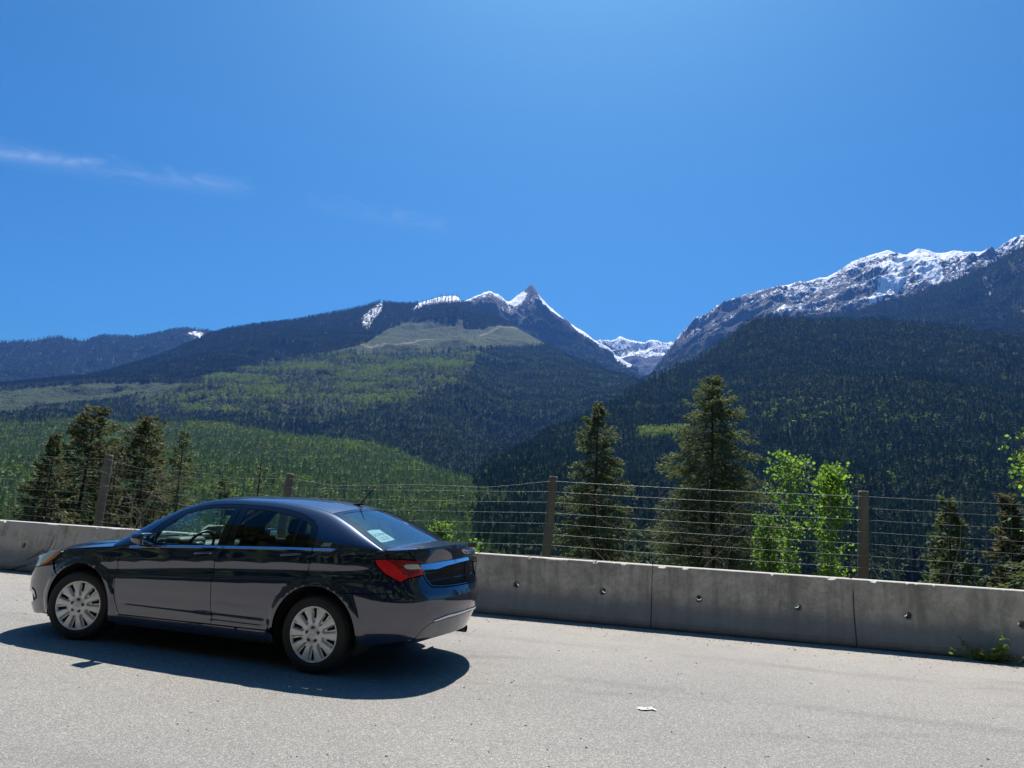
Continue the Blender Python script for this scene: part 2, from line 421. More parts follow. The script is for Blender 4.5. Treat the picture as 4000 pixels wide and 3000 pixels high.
class Hill:
    """surface swept between profile lines (each: image line + distance), nearest first; rows beyond the crest fall away behind"""
    def __init__(s, x0, x1, nx, rows, nt, rough, seed, crest_rough=None, back=(900, 90)):
        s.xs = np.linspace(x0*K, x1*K, nx); T = np.linspace(0, 1, nt)
        k = len(rows); yy = np.array([line_y(r[0], s.xs) for r in rows]); dd = np.array([line_d(r[1], s.xs) for r in rows]); tt = np.array([r[2] for r in rows])
        Y = np.zeros((nt, nx)); D = np.zeros((nt, nx))
        for i in range(nx): Y[:, i] = pchip(tt, yy[:, i], T); D[:, i] = pchip(tt, dd[:, i], T)
        X = np.tile(s.xs, (nt, 1))
        d = cF+np.multiply.outer((X-2000)/F_PX, cR)+np.multiply.outer((1500-Y)/F_PX, cU)
        P = CAM+d*(D/np.hypot(d[..., 0], d[..., 1]))[..., None]
        # relief: along the slope normal (mostly vertical and depth), calmer at the crest line
        L = rough[1]
        u = P[..., 0]/L; v = P[..., 1]/L
        n = fbm(u, v, 7, seed, True, .55)-.62
        n2 = fbm(u*.45+7, v*.45, 4, seed+50)-.5
        w = np.minimum(1, np.minimum((1-T)*7+ (crest_rough if crest_rough is not None else .25), T*6+.1))[:, None]
        rel = (n*1.5+n2)*rough[0]*w
        P = P+np.stack([np.zeros_like(rel), -rel*.55, rel*.8], -1)
        s.P = P; s.X, s.Y = X, Y; s.T = T
        bk = []
        for f in (.15, .45, 1.0):
            e = P[-1].copy(); h = d[-1, :, :2]/np.linalg.norm(d[-1, :, :2], axis=1)[:, None]
            e[:, :2] += h*back[0]*f; e[:, 2] -= back[0]*back[1]/100*f; bk.append(e)
        s.full = np.concatenate([P, np.array(bk)], 0)
    def mesh(s, name, mat, attrs):
        nt, nx = s.full.shape[:2]; idx = np.arange(nt*nx).reshape(nt, nx)
        Fq = np.stack([idx[:-1, :-1], idx[:-1, 1:], idx[1:, 1:], idx[1:, :-1]], -1).reshape(-1, 4)
        me = mesh(name, s.full.reshape(-1, 3), Fq, mat, True)
        for k, a in attrs.items():
            at_ = me.attributes.new(k, 'FLOAT', 'POINT'); pad = np.vstack([a, np.tile(a[-1], (3, 1))]); at_.data.foreach_set('value', pad.astype(np.float32).ravel())
        o = obj(name, me); tag(o, kind='structure'); return o
    def scatter(s, n):
        """random points on the front, uniform in ground area"""
        P = s.P; a = np.linalg.norm(np.cross(P[1:, :-1]-P[:-1, :-1], P[:-1, 1:]-P[:-1, :-1]), axis=-1)
        c = np.cumsum(a.ravel()); c /= c[-1]; k = np.searchsorted(c, rng.random(n)); i, j = np.divmod(k, a.shape[1]); f, g = rng.random(n), rng.random(n)
        w = [(1-f)*(1-g), f*(1-g), (1-f)*g, f*g]
        def ip(A): return sum(ww[(...,)+(None,)*(A.ndim-2)]*B for ww, B in zip(w, (A[i, j], A[i+1, j], A[i, j+1], A[i+1, j+1])))
        p = ip(P); x, y, z = pix(p); return p, x, y

# ---- mountain ground material: forest floor, clearing, rock and snow, told apart by attributes of the slope
def ground_mat(name, forest=(.018, .026, .014), clear=(.032, .044, .019), rock=(.050, .054, .062), scale=1.0):
    m = pmat(name, forest, .95, spec=.15); nt = NT(m); P = nt.pos()
    n1 = nt.noise(P, .012/scale, 6); n2 = nt.noise(P, .09/scale, 5); n3 = nt.noise(P, .004/scale, 4)
    fc = nt.mixc(n2, (forest[0]*.6, forest[1]*.6, forest[2]*.6), (forest[0]*1.6, forest[1]*1.6, forest[2]*1.5))
    cc = nt.mixc(nt.ramp(n2, [(.35, 0.0), (.65, 1.0)]), (clear[0]*.62, clear[1]*.72, clear[2]*.62), (clear[0]*1.25, clear[1]*1.18, clear[2]*1.35))
    c = nt.mixc(nt.attr('clearing'), fc, cc)
    rk = nt.mixc(nt.ramp(nt.noise(nt.map(P, (1, 1, .35)), .03/scale, 7, .65), [(.3, 0.0), (.7, 1.0)]), (rock[0]*.45, rock[1]*.45, rock[2]*.5), (rock[0]*1.5, rock[1]*1.45, rock[2]*1.4))
    c = nt.mixc(nt.attr('rock'), c, rk)
    # snow: streaks running downhill (coarse gullies times fine ribs)
    sv = nt.map(P, (1, .45, .34)); s1 = nt.noise(sv, .055/scale, 8, .74, .8); s2 = nt.noise(P, .006/scale, 3)
    sn = nt.math('ADD', nt.math('MULTIPLY', s1, 1.0), nt.math('MULTIPLY', s2, .45))
    k = nt.math('SUBTRACT', nt.math('ADD', nt.attr('snow'), sn), 1.30)
    k = nt.math('MULTIPLY', k, 18.0, clamp=True)
    c = nt.mixc(nt.math('MULTIPLY', k, nt.math('GREATER_THAN', nt.attr('snow'), .02)), c, (.86, .88, .92))
    c = nt.mixc(nt.attr('track'), c, (.24, .21, .16))
    nt.base(c); nt.bump(nt.noise(P, .05/scale, 6), .6, 12.0*scale); return m
M_mtn = ground_mat('mountain_ground'); M_hillg = ground_mat('hill_ground', (.022, .030, .014), (.11, .125, .05)); M_farg = ground_mat('far_mountain_ground', (.022, .034, .026), scale=1.4)
M_darkhill = ground_mat('dark_hill_ground', (.012, .018, .012))

def soft(a, n=2):
    for _ in range(n):
        p = np.pad(a, 1, mode='edge'); a = (p[:-2, 1:-1]+p[2:, 1:-1]+p[1:-1, :-2]+p[1:-1, 2:]+4*a)/8
    return a
Z = lambda h: np.zeros_like(h.X)
# far ridge on the left
hA = Hill(-170, 600, 240, [([(-170, 862), (200, 850), (600, 860)], [(-170, 5200), (600, 5200)], 0), ([(-170, 800), (0, 795), (200, 785), (400, 770), (500, 790), (600, 815)], [(-170, 6300), (600, 6300)], .55),
    ([(-170, 765), (-60, 750), (0, 742), (60, 738), (130, 728), (180, 737), (230, 727), (290, 730), (340, 722), (395, 712), (430, 713), (460, 720), (500, 740), (560, 775), (600, 800)], [(-170, 7200), (600, 7200)], 1)], 70, (90, 420), 11)
sA = Z(hA); sA[in_poly([(395, 722), (425, 714), (445, 720), (440, 742), (420, 735)], hA.X, hA.Y)] = .62; sA[in_poly([(258, 738), (270, 735), (285, 762), (270, 765)], hA.X, hA.Y)] = .42
hA.mesh('far_mountain', M_farg, dict(snow=soft(sA), rock=Z(hA), clearing=Z(hA), track=Z(hA)))
# central back ridge with snow
hD = Hill(1230, 1520, 140, [([(1230, 850), (1520, 850)], [(1230, 7800), (1520, 7800)], 0), ([(1230, 790), (1380, 778), (1520, 790)], [(1230, 8600), (1520, 8600)], .5),
    ([(1230, 762), (1260, 748), (1290, 738), (1310, 732), (1325, 735), (1340, 730), (1360, 737), (1385, 743), (1410, 738), (1435, 742), (1455, 739), (1500, 745), (1520, 752)], [(1230, 9300), (1520, 9300)], 1)], 60, (130, 380), 23, .6)
hD.mesh('far_snow_ridge', M_farg, dict(snow=np.clip(.62+Z(hD)-.25*(hD.Y > 775*K), 0, 1), rock=np.ones_like(hD.X), clearing=Z(hD), track=Z(hD)))
# the pointed peak and its wooded flank
PK = [(960, 690), (980, 668), (1000, 651), (1020, 645), (1040, 637), (1055, 633), (1075, 639), (1100, 654), (1110, 645), (1122, 636), (1134, 627), (1142, 621), (1148, 616), (1154, 623), (1162, 634), (1173, 648), (1190, 668), (1215, 690), (1240, 708), (1260, 719), (1290, 742), (1310, 754), (1340, 774), (1370, 800), (1400, 834), (1440, 856)]
hC = Hill(960, 1440, 440, [([(960, 900), (1440, 900)], [(960, 4300), (1440, 4300)], 0), ([(960, 790), (1100, 770), (1250, 790), (1440, 880)], [(960, 5300), (1440, 5000)], .5), (PK, [(960, 5900), (1055, 6100), (1148, 6500), (1300, 6300), (1440, 6000)], 1)], 150, (190, 330), 31, .22, (900, 70))
tl = pchip(np.array([960, 999, 1069, 1128, 1136, 1145, 1170, 1209, 1244, 1279, 1314, 1350, 1440])*K, np.array([655, 656, 684, 706, 690, 672, 673, 692, 720, 742, 768, 795, 850])*K, hC.X)
alp = np.clip((tl-hC.Y)/(7*K)+.5, 0, 1)
sC = alp*np.where(hC.X < 1100*K, .50+.30*np.exp(-(hC.Y-line_y(PK, hC.X))/(7*K)), np.where(hC.X < 1190*K, .50, .63)+.12*np.exp(-(hC.Y-line_y(PK, hC.X))/(12*K)))
sC = sC-.42*np.exp(-((hC.X-1152*K)/(15*K))**2-((hC.Y-628*K)/(14*K))**2)
for c_ in ([(1098, 658), (1112, 644), (1132, 630), (1140, 640), (1128, 656), (1108, 668)], [(1158, 640), (1172, 648), (1215, 688), (1262, 722), (1252, 732), (1205, 694), (1170, 668)]): sC[in_poly(c_, hC.X, hC.Y)] += .16
sC[in_poly([(1128, 690), (1140, 675), (1142, 705), (1132, 718)], hC.X, hC.Y)] = .5
hC.mesh('peak_mountain', M_mtn, dict(snow=np.clip(sC, 0, 1), rock=alp, clearing=Z(hC), track=Z(hC)))
# snowy mountain on the right
RE = [(1370, 840), (1400, 815), (1420, 790), (1450, 748), (1480, 716), (1520, 690), (1545, 664), (1570, 653), (1600, 646), (1640, 633), (1690, 626), (1740, 614), (1780, 604), (1810, 586), (1850, 564), (1890, 553), (1920, 548), (1938, 553), (1955, 556), (1985, 541), (2030, 546), (2060, 541), (2090, 540), (2140, 546), (2165, 532), (2190, 522), (2212, 512), (2300, 470)]
hE = Hill(1370, 2300, 620, [([(1370, 850), (1430, 835), (1600, 800), (2300, 760)], [(1370, 3600), (2300, 4300)], 0), ([(1370, 846), (1450, 800), (1520, 768), (1640, 735), (1800, 700), (2000, 660), (2300, 600)], [(1370, 4500), (2300, 5000)], .4), (RE, [(1370, 5600), (1500, 6200), (2300, 6200)], 1)], 190, (165, 420), 41, .35, (1200, 60))
lowE = pchip(np.array([1370, 1450, 1500, 1560, 1640, 1740, 1850, 2000, 2300])*K, np.array([800, 755, 752, 735, 715, 705, 700, 680, 640])*K, hE.X)
aE = np.clip((lowE-hE.Y)/(28*K)+.3, 0, 1); topE = np.exp(-(hE.Y-line_y(RE, hE.X))/(26*K))
sE = aE*(.43+.15*topE+.10*np.clip((hE.X/K-1500)/400, 0, 1))
for c in ([(1940, 560), (1990, 545), (2040, 600), (2010, 612), (1970, 600), (1935, 625), (1900, 640), (1890, 625)], [(1985, 545), (2130, 545), (2120, 565), (2040, 580)], [(1870, 640), (1890, 630), (1905, 655), (1890, 660)], [(1650, 700), (1690, 680), (1720, 690), (1680, 712)]): sE[in_poly(c, hE.X, hE.Y)] += .12
sE[in_poly([(1385, 800), (1430, 772), (1440, 776), (1395, 806)], hE.X, hE.Y)] = .5
hE.mesh('snowy_mountain', M_mtn, dict(snow=np.clip(soft(sE, 1), 0, 1), rock=np.clip(aE*1.3, 0, 1), clearing=np.clip((1-aE)*in_poly([(1370, 850), (1400, 790), (1470, 750), (1560, 730), (1480, 800), (1420, 830)], hE.X, hE.Y)*.5, 0, 1), track=Z(hE)))
# wooded shoulder in front of it
RF = [(1620, 712), (1700, 703), (1780, 694), (1850, 680), (1900, 662), (1950, 647), (2000, 627), (2050, 607), (2100, 585), (2150, 563), (2190, 542), (2212, 530), (2320, 476)]
hF = Hill(1620, 2320, 260, [([(1620, 790), (2320, 800)], [(1620, 3000), (2320, 3000)], 0), ([(1620, 745), (1900, 720), (2100, 690), (2320, 640)], [(1620, 3700), (2320, 3700)], .5), (RF, [(1620, 4500), (2320, 4700)], 1)], 90, (110, 480), 53, .2)
sF = Z(hF)
for c in ([(2120, 592), (2150, 572), (2165, 600), (2140, 640), (2125, 650)], [(2175, 555), (2212, 535), (2230, 560), (2200, 600), (2190, 640)], [(2160, 660), (2215, 645), (2230, 690), (2200, 690)]): sF[in_poly(c, hF.X, hF.Y)] = .5
hF.mesh('wooded_shoulder', M_darkhill, dict(snow=soft(sF, 1), rock=np.clip(soft(sF)*.6, 0, 1), clearing=Z(hF), track=Z(hF)))
# the massif on the left with clearings
RB = [(-170, 850), (0, 838), (100, 829), (200, 819), (280, 794), (360, 766), (420, 740), (460, 723), (540, 706), (620, 696), (700, 681), (760, 669), (800, 659), (825, 653), (860, 658), (890, 657), (930, 646), (960, 639), (985, 638), (1000, 653), (1040, 668), (1080, 691), (1110, 706), (1150, 728), (1185, 746), (1240, 780), (1300, 806), (1360, 826), (1400, 838), (1430, 852)]
hB = Hill(-170, 1430, 520, [([(-170, 940), (250, 940), (430, 950), (640, 985), (840, 1030), (940, 1062), (1000, 1075), (1090, 1035), (1250, 945), (1400, 860), (1430, 858)], [(-170, 1900), (600, 1800), (1000, 1300), (1090, 1400), (1400, 2500), (1430, 2600)], 0),
    ([(-170, 905), (0, 900), (250, 890), (430, 870), (640, 845), (840, 840), (1000, 850), (1100, 890), (1250, 870), (1400, 852), (1430, 856)], [(-170, 2400), (600, 2500), (1000, 2400), (1250, 2500), (1430, 2750)], .4),
    ([(-170, 872), (0, 866), (250, 842), (430, 800), (640, 765), (840, 755), (1000, 755), (1100, 790), (1250, 828), (1400, 846), (1430, 854)], [(-170, 3000), (600, 3400), (1000, 3500), (1250, 3000), (1430, 2900)], .7),
    (RB, [(-170, 3600), (460, 4600), (985, 5000), (1185, 4100), (1430, 3000)], 1)], 200, (85, 520), 61, .15)
CC1 = [(690, 764), (770, 748), (800, 735), (835, 712), (870, 697), (920, 690), (1000, 690), (1003, 712), (1030, 710), (1075, 703), (1120, 705), (1165, 727), (1192, 746), (1130, 752), (1000, 758), (880, 763), (760, 765)]
CC2 = [(-170, 862), (0, 845), (90, 836), (210, 828), (330, 827), (405, 829), (345, 852), (250, 870), (130, 886), (0, 902), (-170, 915)]
YG = [(300, 862), (420, 825), (520, 798), (600, 776), (720, 766), (1040, 762), (1010, 820), (930, 862), (850, 890), (700, 912), (560, 905), (400, 900), (290, 888)]
cB = Z(hB); cB[in_poly(CC1, hB.X, hB.Y)] = 1; cB[in_poly(CC2, hB.X, hB.Y)] = .95; cB[in_poly(YG, hB.X, hB.Y)] = .22
def near_line(pts, X, Y, w):
    d = np.full(X.shape, 1e9); p = np.array(pts, float)*K
    for a, b in zip(p[:-1], p[1:]):
        ab = b-a; t = np.clip(((X-a[0])*ab[0]+(Y-a[1])*ab[1])/(ab@ab), 0, 1); d = np.minimum(d, np.hypot(X-a[0]-t*ab[0], Y-a[1]-t*ab[1]))
    return np.clip(1.3-d/(w*K), 0, 1)
TRK = [(780, 749), (850, 741), (905, 735), (960, 731), (1010, 726), (1060, 717), (1100, 709), (1150, 712)]
tB = near_line(TRK, hB.X, hB.Y, 1.1)
sB = Z(hB)
for c, v in (([(775, 690), (790, 672), (815, 655), (828, 653), (826, 672), (806, 700), (792, 715), (782, 712)], .62), ([(875, 672), (905, 653), (930, 640), (985, 632), (1008, 656), (985, 653), (950, 655), (900, 676)], 1.0), ([(835, 655), (885, 657), (870, 690), (845, 685)], .42)): sB[in_poly(c, hB.X, hB.Y)] = v
rB = np.clip(soft(sB)*1.2, 0, 1); rB[in_poly([(815, 662), (832, 660), (838, 690), (822, 700)], hB.X, hB.Y)] = 1
hB.mesh('wooded_massif', M_mtn, dict(snow=soft(sB, 1), rock=rB, clearing=soft(cB, 1), track=tB))
# dark wooded hill on the right
RG = [(1020, 1052), (1060, 1024), (1090, 1005), (1200, 947), (1260, 917), (1310, 890), (1350, 862), (1400, 832), (1450, 810), (1500, 787), (1540, 759), (1580, 732), (1610, 706), (1650, 694), (1700, 697), (1760, 700), (1850, 702), (1950, 708), (2050, 716), (2212, 737), (2380, 755)]
hG = Hill(1020, 2380, 420, [([(1020, 1260), (1500, 1290), (2380, 1340)], [(1020, 330), (2380, 330)], 0), ([(1020, 1130), (1200, 1110), (1500, 1110), (2380, 1150)], [(1020, 620), (1500, 760), (2380, 760)], .3), ([(1020, 1075), (1090, 1040), (1300, 960), (1600, 900), (1900, 880), (2380, 910)], [(1020, 850), (1300, 1200), (1600, 1500), (2380, 1500)], .65), (RG, [(1020, 1000), (1200, 1350), (1400, 1800), (1610, 2350), (2000, 2450), (2380, 2400)], 1)], 170, (55, 330), 71, .12)
hG.mesh('wooded_hill', M_darkhill, dict(snow=Z(hG), rock=Z(hG), clearing=Z(hG), track=Z(hG)))
# low bench on the left
RH = [(-190, 928), (0, 923), (110, 916), (190, 910), (260, 920), (330, 925), (420, 918), (540, 934), (640, 950), (760, 962), (840, 978), (900, 1004), (940, 1026), (1000, 1050), (1090, 1075)]
hH = Hill(-190, 1090, 360, [([(-190, 1230), (500, 1250), (1090, 1275)], [(-190, 300), (1090, 300)], 0), ([(-190, 1060), (500, 1075), (1090, 1130)], [(-190, 640), (1090, 600)], .4), ([(-190, 985), (500, 1000), (900, 1040), (1090, 1090)], [(-190, 1050), (500, 1000), (1090, 800)], .72), (RH, [(-190, 1600), (420, 1500), (760, 1300), (1090, 950)], 1)], 150, (26, 260), 83, .2)
hH.mesh('wooded_bench', M_hillg, dict(snow=Z(hH), rock=Z(hH), clearing=np.full_like(hH.X, .6), track=Z(hH)))

# ============================================================ forests on the slopes (stuff: uncountable)
def leaf_mat(name, a, b, trans=.25, rough=.75):
    m = bpy.data.materials.new(name); m.use_nodes = True; nt = NT(m); out = nt.n['Material Output']
    oi = nt.new('ShaderNodeObjectInfo'); n = nt.noise(nt.coord('Object'), 3.0, 2)
    f = nt.math('ADD', nt.math('MULTIPLY', nt.math('POWER', oi.outputs['Random'], 1.6), .8), nt.math('MULTIPLY', n, .25))
    c = nt.mixc(f, a, b); nt.base(c); nt.rough(rough); nt.b.inputs['Specular IOR Level'].default_value = .2
    if trans:
        tl_ = nt.new('ShaderNodeBsdfTranslucent'); nt.l.new(nt.mixc(.5, c, (b[0]*1.3, b[1]*1.5, b[2]*.8)), tl_.inputs[0]); mx = nt.new('ShaderNodeMixShader'); mx.inputs[0].default_value = trans
        nt.l.new(nt.b.outputs[0], mx.inputs[1]); nt.l.new(tl_.outputs[0], mx.inputs[2]); nt.l.new(mx.outputs[0], out.inputs['Surface'])
    return m
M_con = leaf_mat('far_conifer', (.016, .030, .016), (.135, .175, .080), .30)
M_cond = leaf_mat('dark_far_conifer', (.012, .024, .016), (.070, .095, .050), .22)  # darker conifer colour for the far ridges and upper slopes
M_conh = leaf_mat('bench_conifer', (.075, .112, .062), (.34, .39, .20), .45)
M_dec = leaf_mat('far_broadleaf', (.22, .29, .05), (.48, .50, .12), .5)
def conifer_proto(name, mat, tiers, wid, seed, n=6):
    r = np.random.default_rng(seed); V = []; Fc = []
    for k in range(tiers):
        z0 = .10+.80*k/tiers; rad = wid*(1-z0)**.8*(.85+.3*r.random()); z1 = z0+max(rad*.62, .5/tiers) if k < tiers-1 else 1.0; b = len(V); a0 = r.random()*6.3
        for i in range(2*n):
            a = a0+math.pi*i/n; q = rad*((1.0 if i % 2 == 0 else .45)*(.8+.4*r.random())); V.append((q*math.cos(a), q*math.sin(a), z0-(.035 if i % 2 == 0 else -.03)*r.random()))
        V.append((0, 0, min(z1, 1.0))); Fc += [(b+i, b+(i+1) % (2*n), b+2*n) for i in range(2*n)]
    b = len(V); V += [(.014, 0, 0), (-.01, .012, 0), (-.01, -.012, 0), (0, 0, .3)]; Fc += [(b, b+1, b+3), (b+1, b+2, b+3), (b+2, b, b+3)]
    return bpy.data.objects.new(name, mesh(name, V, Fc, mat))
def broadleaf_proto(name, mat, seed):
    r = np.random.default_rng(seed); V = []; Fc = []
    for k in range(34):
        a = r.random()*6.283; zz = .18+.8*r.random()**.8; rad = .27*math.sqrt(max(0, 1-((zz-.52)/.50)**2)); q = rad*(.45+.6*r.random())
        c = np.array([q*math.cos(a), q*math.sin(a), zz]); s_ = .055+.05*r.random(); T_ = r.normal(size=(4, 3)); T_ /= np.linalg.norm(T_, axis=1)[:, None]
        b = len(V); V += [tuple(c+t*s_) for t in T_]; Fc += [(b, b+1, b+2), (b, b+2, b+3), (b, b+3, b+1), (b+1, b+3, b+2)]
    return bpy.data.objects.new(name, mesh(name, V, Fc, mat))
def proto_set(name, objs):
    c = bpy.data.collections.new(name)
    for o in objs: c.objects.link(o)
    return c
PC = proto_set('conifers', [conifer_proto('far_spruce_%d' % i, M_con, 6+i % 2, (.19, .15, .22, .17)[i], 5+i, 5) for i in range(4)])
PX = proto_set('dark_conifers', [conifer_proto('far_fir_%d' % i, M_cond, 6+i % 2, (.19, .15, .22)[i], 15+i, 5) for i in range(3)])
PH = proto_set('bench_conifers', [conifer_proto('bench_pine_%d' % i, M_conh, 5, (.22, .26, .19)[i], 25+i, 5) for i in range(3)])
PD = proto_set('broadleaves', [broadleaf_proto('far_birch_%d' % i, M_dec, 45+i) for i in range(3)])
def instancer(col):
    g = bpy.data.node_groups.new('scatter_'+col.name, 'GeometryNodeTree')
    g.interface.new_socket('Geometry', in_out='INPUT', socket_type='NodeSocketGeometry'); g.interface.new_socket('Geometry', in_out='OUTPUT', socket_type='NodeSocketGeometry')
    gi = g.nodes.new('NodeGroupInput'); go = g.nodes.new('NodeGroupOutput'); ci = g.nodes.new('GeometryNodeCollectionInfo'); ci.inputs['Collection'].default_value = col; ci.inputs['Separate Children'].default_value = True; ci.inputs['Reset Children'].default_value = True
    ip = g.nodes.new('GeometryNodeInstanceOnPoints'); ip.inputs['Pick Instance'].default_value = True
    def na(n, t): a = g.nodes.new('GeometryNodeInputNamedAttribute'); a.data_type = t; a.inputs['Name'].default_value = n; return a.outputs['Attribute']
    g.links.new(gi.outputs[0], ip.inputs['Points']); g.links.new(ci.outputs[0], ip.inputs['Instance']); g.links.new(na('idx', 'INT'), ip.inputs['Instance Index']); g.links.new(na('rot', 'FLOAT_VECTOR'), ip.inputs['Rotation']); g.links.new(na('scl', 'FLOAT_VECTOR'), ip.inputs['Scale']); g.links.new(ip.outputs[0], go.inputs[0])
    return g
GI = {c.name: instancer(c) for c in (PC, PX, PH, PD)}
def forest(name, pts, hgt, col, label, widen=1.0):
    n = len(pts); me = bpy.data.meshes.new(name); me.vertices.add(n); me.vertices.foreach_set('co', pts.astype(np.float32).ravel())
    hgt = np.asarray(hgt, np.float32); w = hgt*widen*(.8+.4*rng.random(n))
    for k, t, d in (('idx', 'INT', rng.integers(0, len(col.objects), n).astype(np.int32)), ('rot', 'FLOAT_VECTOR', np.stack([rng.normal(0, .03, n), rng.normal(0, .03, n), rng.random(n)*6.283], 1).astype(np.float32)), ('scl', 'FLOAT_VECTOR', np.stack([w, w, hgt], 1).astype(np.float32))):
        a = me.attributes.new(k, t, 'POINT'); a.data.foreach_set('value' if t == 'INT' else 'vector', d.ravel())
    o = obj(name, me); md = o.modifiers.new('scatter', 'NODES'); md.node_group = GI[col.name]; tag(o, label, 'forest', kind='stuff'); return o
NTREES = 0
def vis(x, y): return (x > -250) & (x < 4250) & (y < 2330)
def rnd(n): return rng.random(n)
# right hill
p, x, y = hG.scatter(62000); k = vis(x, y); p, x, y = p[k], x[k], y[k]
cl_ = fbm(p[:, 0]/60, p[:, 1]/60, 3, 5); dec = np.zeros(len(p))+.006
for c, v in (([(1375, 946), (1490, 941), (1495, 966), (1390, 970)], .8), ([(1735, 908), (1800, 902), (1862, 900), (1864, 924), (1740, 930)], .85), ([(1600, 880), (2000, 880), (2060, 935), (1600, 940)], .07), ([(1950, 925), (1990, 925), (1990, 935), (1950, 935)], .6)): dec[in_poly(c, x, y)] = v
dec = np.where(np.hypot(p[:, 0], p[:, 1]) < 560, 0, dec)
isd = rnd(len(p)) < dec
forest('conifer_forest', p[~isd], (17+13*rnd((~isd).sum()))*(.75+.5*cl_[~isd]), PC, 'dark conifer forest covering the steep hill on the right', 1.15)
forest('broadleaf_forest', p[isd], 17+8*rnd(isd.sum()), PD, 'scattered bright green broadleaf trees on the right hill', 1.0)
# low bench
p, x, y = hH.scatter(75000); k = vis(x, y); p, x, y = p[k], x[k], y[k]
cl_ = fbm(p[:, 0]/70, p[:, 1]/70, 4, 9); dec = np.clip((cl_-.50)*4.0, .02, .8)*.8; edge = y < line_y(RH, x)+16*K; dec[edge & (x > 400*K) & (x < 800*K)] = .42
near_ = np.hypot(p[:, 0], p[:, 1]) < 560; dec = np.where(near_, dec*.08, np.where(np.hypot(p[:, 0], p[:, 1]) < 950, dec*.35, dec))
isd = rnd(len(p)) < dec
forest('conifer_forest', p[~isd], 6+6*rnd((~isd).sum())+8*(rnd((~isd).sum()) < .12), PH, 'young green forest on the low bench at the left', 1.25)
forest('broadleaf_forest', p[isd], 6+6*rnd(isd.sum()), PD, 'pale green broadleaf patches among the young forest at the left', 1.15)
# massif
p, x, y = hB.scatter(95000); k = vis(x, y); p, x, y = p[k], x[k], y[k]
keep = np.ones(len(p), bool); keep[in_poly(CC1, x, y)] = False; keep[in_poly(CC2, x, y)] = False
sp = np.zeros(len(p), bool)
for c in ([(775, 690), (815, 655), (828, 653), (826, 672), (792, 715)], [(885, 672), (930, 638), (985, 630), (1004, 655), (950, 655)]): sp |= in_poly(c, x, y)
keep &= ~(sp & (rnd(len(p)) < .93))
keep &= ~((near_line(TRK, x, y, 1.2) > .1))
yg = in_poly(YG, x, y); band = fbm(x/K/110, y/K/9, 4, 77, gain=.6); dec = np.where(yg, np.clip((band-.50)*6.0, .07, .65), .004)
keep &= ~(yg & (rnd(len(p)) < .25))
few = in_poly(CC2, x, y) | in_poly(CC1, x, y); sm = few & (rnd(len(p)) < .85)
isd = (rnd(len(p)) < dec) & keep; con = keep & ~isd
up_ = con & (y < line_y([(-170, 880), (300, 850), (520, 800), (700, 766), (1200, 760), (1430, 860)], x)); lo_ = con & ~up_
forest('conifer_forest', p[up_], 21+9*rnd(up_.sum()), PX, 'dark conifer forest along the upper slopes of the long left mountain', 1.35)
forest('conifer_forest', p[lo_], np.where(yg[lo_], 12, 21)+9*rnd(lo_.sum()), PC, 'blue-green conifer forest on the lower slopes of the left mountain', 1.35)
forest('broadleaf_forest', p[isd], 13+7*rnd(isd.sum()), PD, 'yellow-green broadleaf stands on the slope of the left mountain', 1.3)
forest('regrowth', p[sm], 3.0+4*rnd(sm.sum()), PH, 'sparse low regrowth on the logged clearings of the left mountain', 1.6)
# peak flank, far ridge, shoulder, snowy mountain
p, x, y = hC.scatter(20000); t_ = pchip(np.array([960, 999, 1069, 1128, 1136, 1145, 1170, 1209, 1244, 1279, 1314, 1350, 1440])*K, np.array([655, 656, 684, 706, 690, 672, 673, 692, 720, 742, 768, 795, 850])*K, x)
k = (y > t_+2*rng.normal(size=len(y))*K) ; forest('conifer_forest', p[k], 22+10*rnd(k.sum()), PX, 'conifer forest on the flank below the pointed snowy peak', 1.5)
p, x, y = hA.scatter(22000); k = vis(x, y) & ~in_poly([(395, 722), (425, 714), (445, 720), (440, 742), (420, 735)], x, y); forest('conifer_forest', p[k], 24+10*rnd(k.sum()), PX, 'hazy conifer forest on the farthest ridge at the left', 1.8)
p, x, y = hF.scatter(32000); s_ = np.zeros(len(x), bool)
for c in ([(2120, 592), (2150, 572), (2165, 600), (2140, 640), (2125, 650)], [(2175, 555), (2212, 535), (2230, 560), (2200, 600), (2190, 640)], [(2160, 660), (2215, 645), (2230, 690), (2200, 690)]): s_ |= in_poly(c, x, y)
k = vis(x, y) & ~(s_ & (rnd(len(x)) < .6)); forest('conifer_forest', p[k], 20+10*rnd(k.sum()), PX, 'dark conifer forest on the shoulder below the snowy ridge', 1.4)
p, x, y = hE.scatter(26000); l_ = pchip(np.array([1370, 1450, 1500, 1560, 1640, 1740, 1850, 2000, 2300])*K, np.array([800, 755, 752, 735, 715, 705, 700, 680, 640])*K, x)
k = vis(x, y) & (rnd(len(x)) < np.clip((y-l_)/(40*K)+.45, 0, 1)) & (y < 850*K); forest('conifer_forest', p[k], 18+10*rnd(k.sum()), PX, 'thin conifers climbing the foot of the snowy mountain', 1.4)
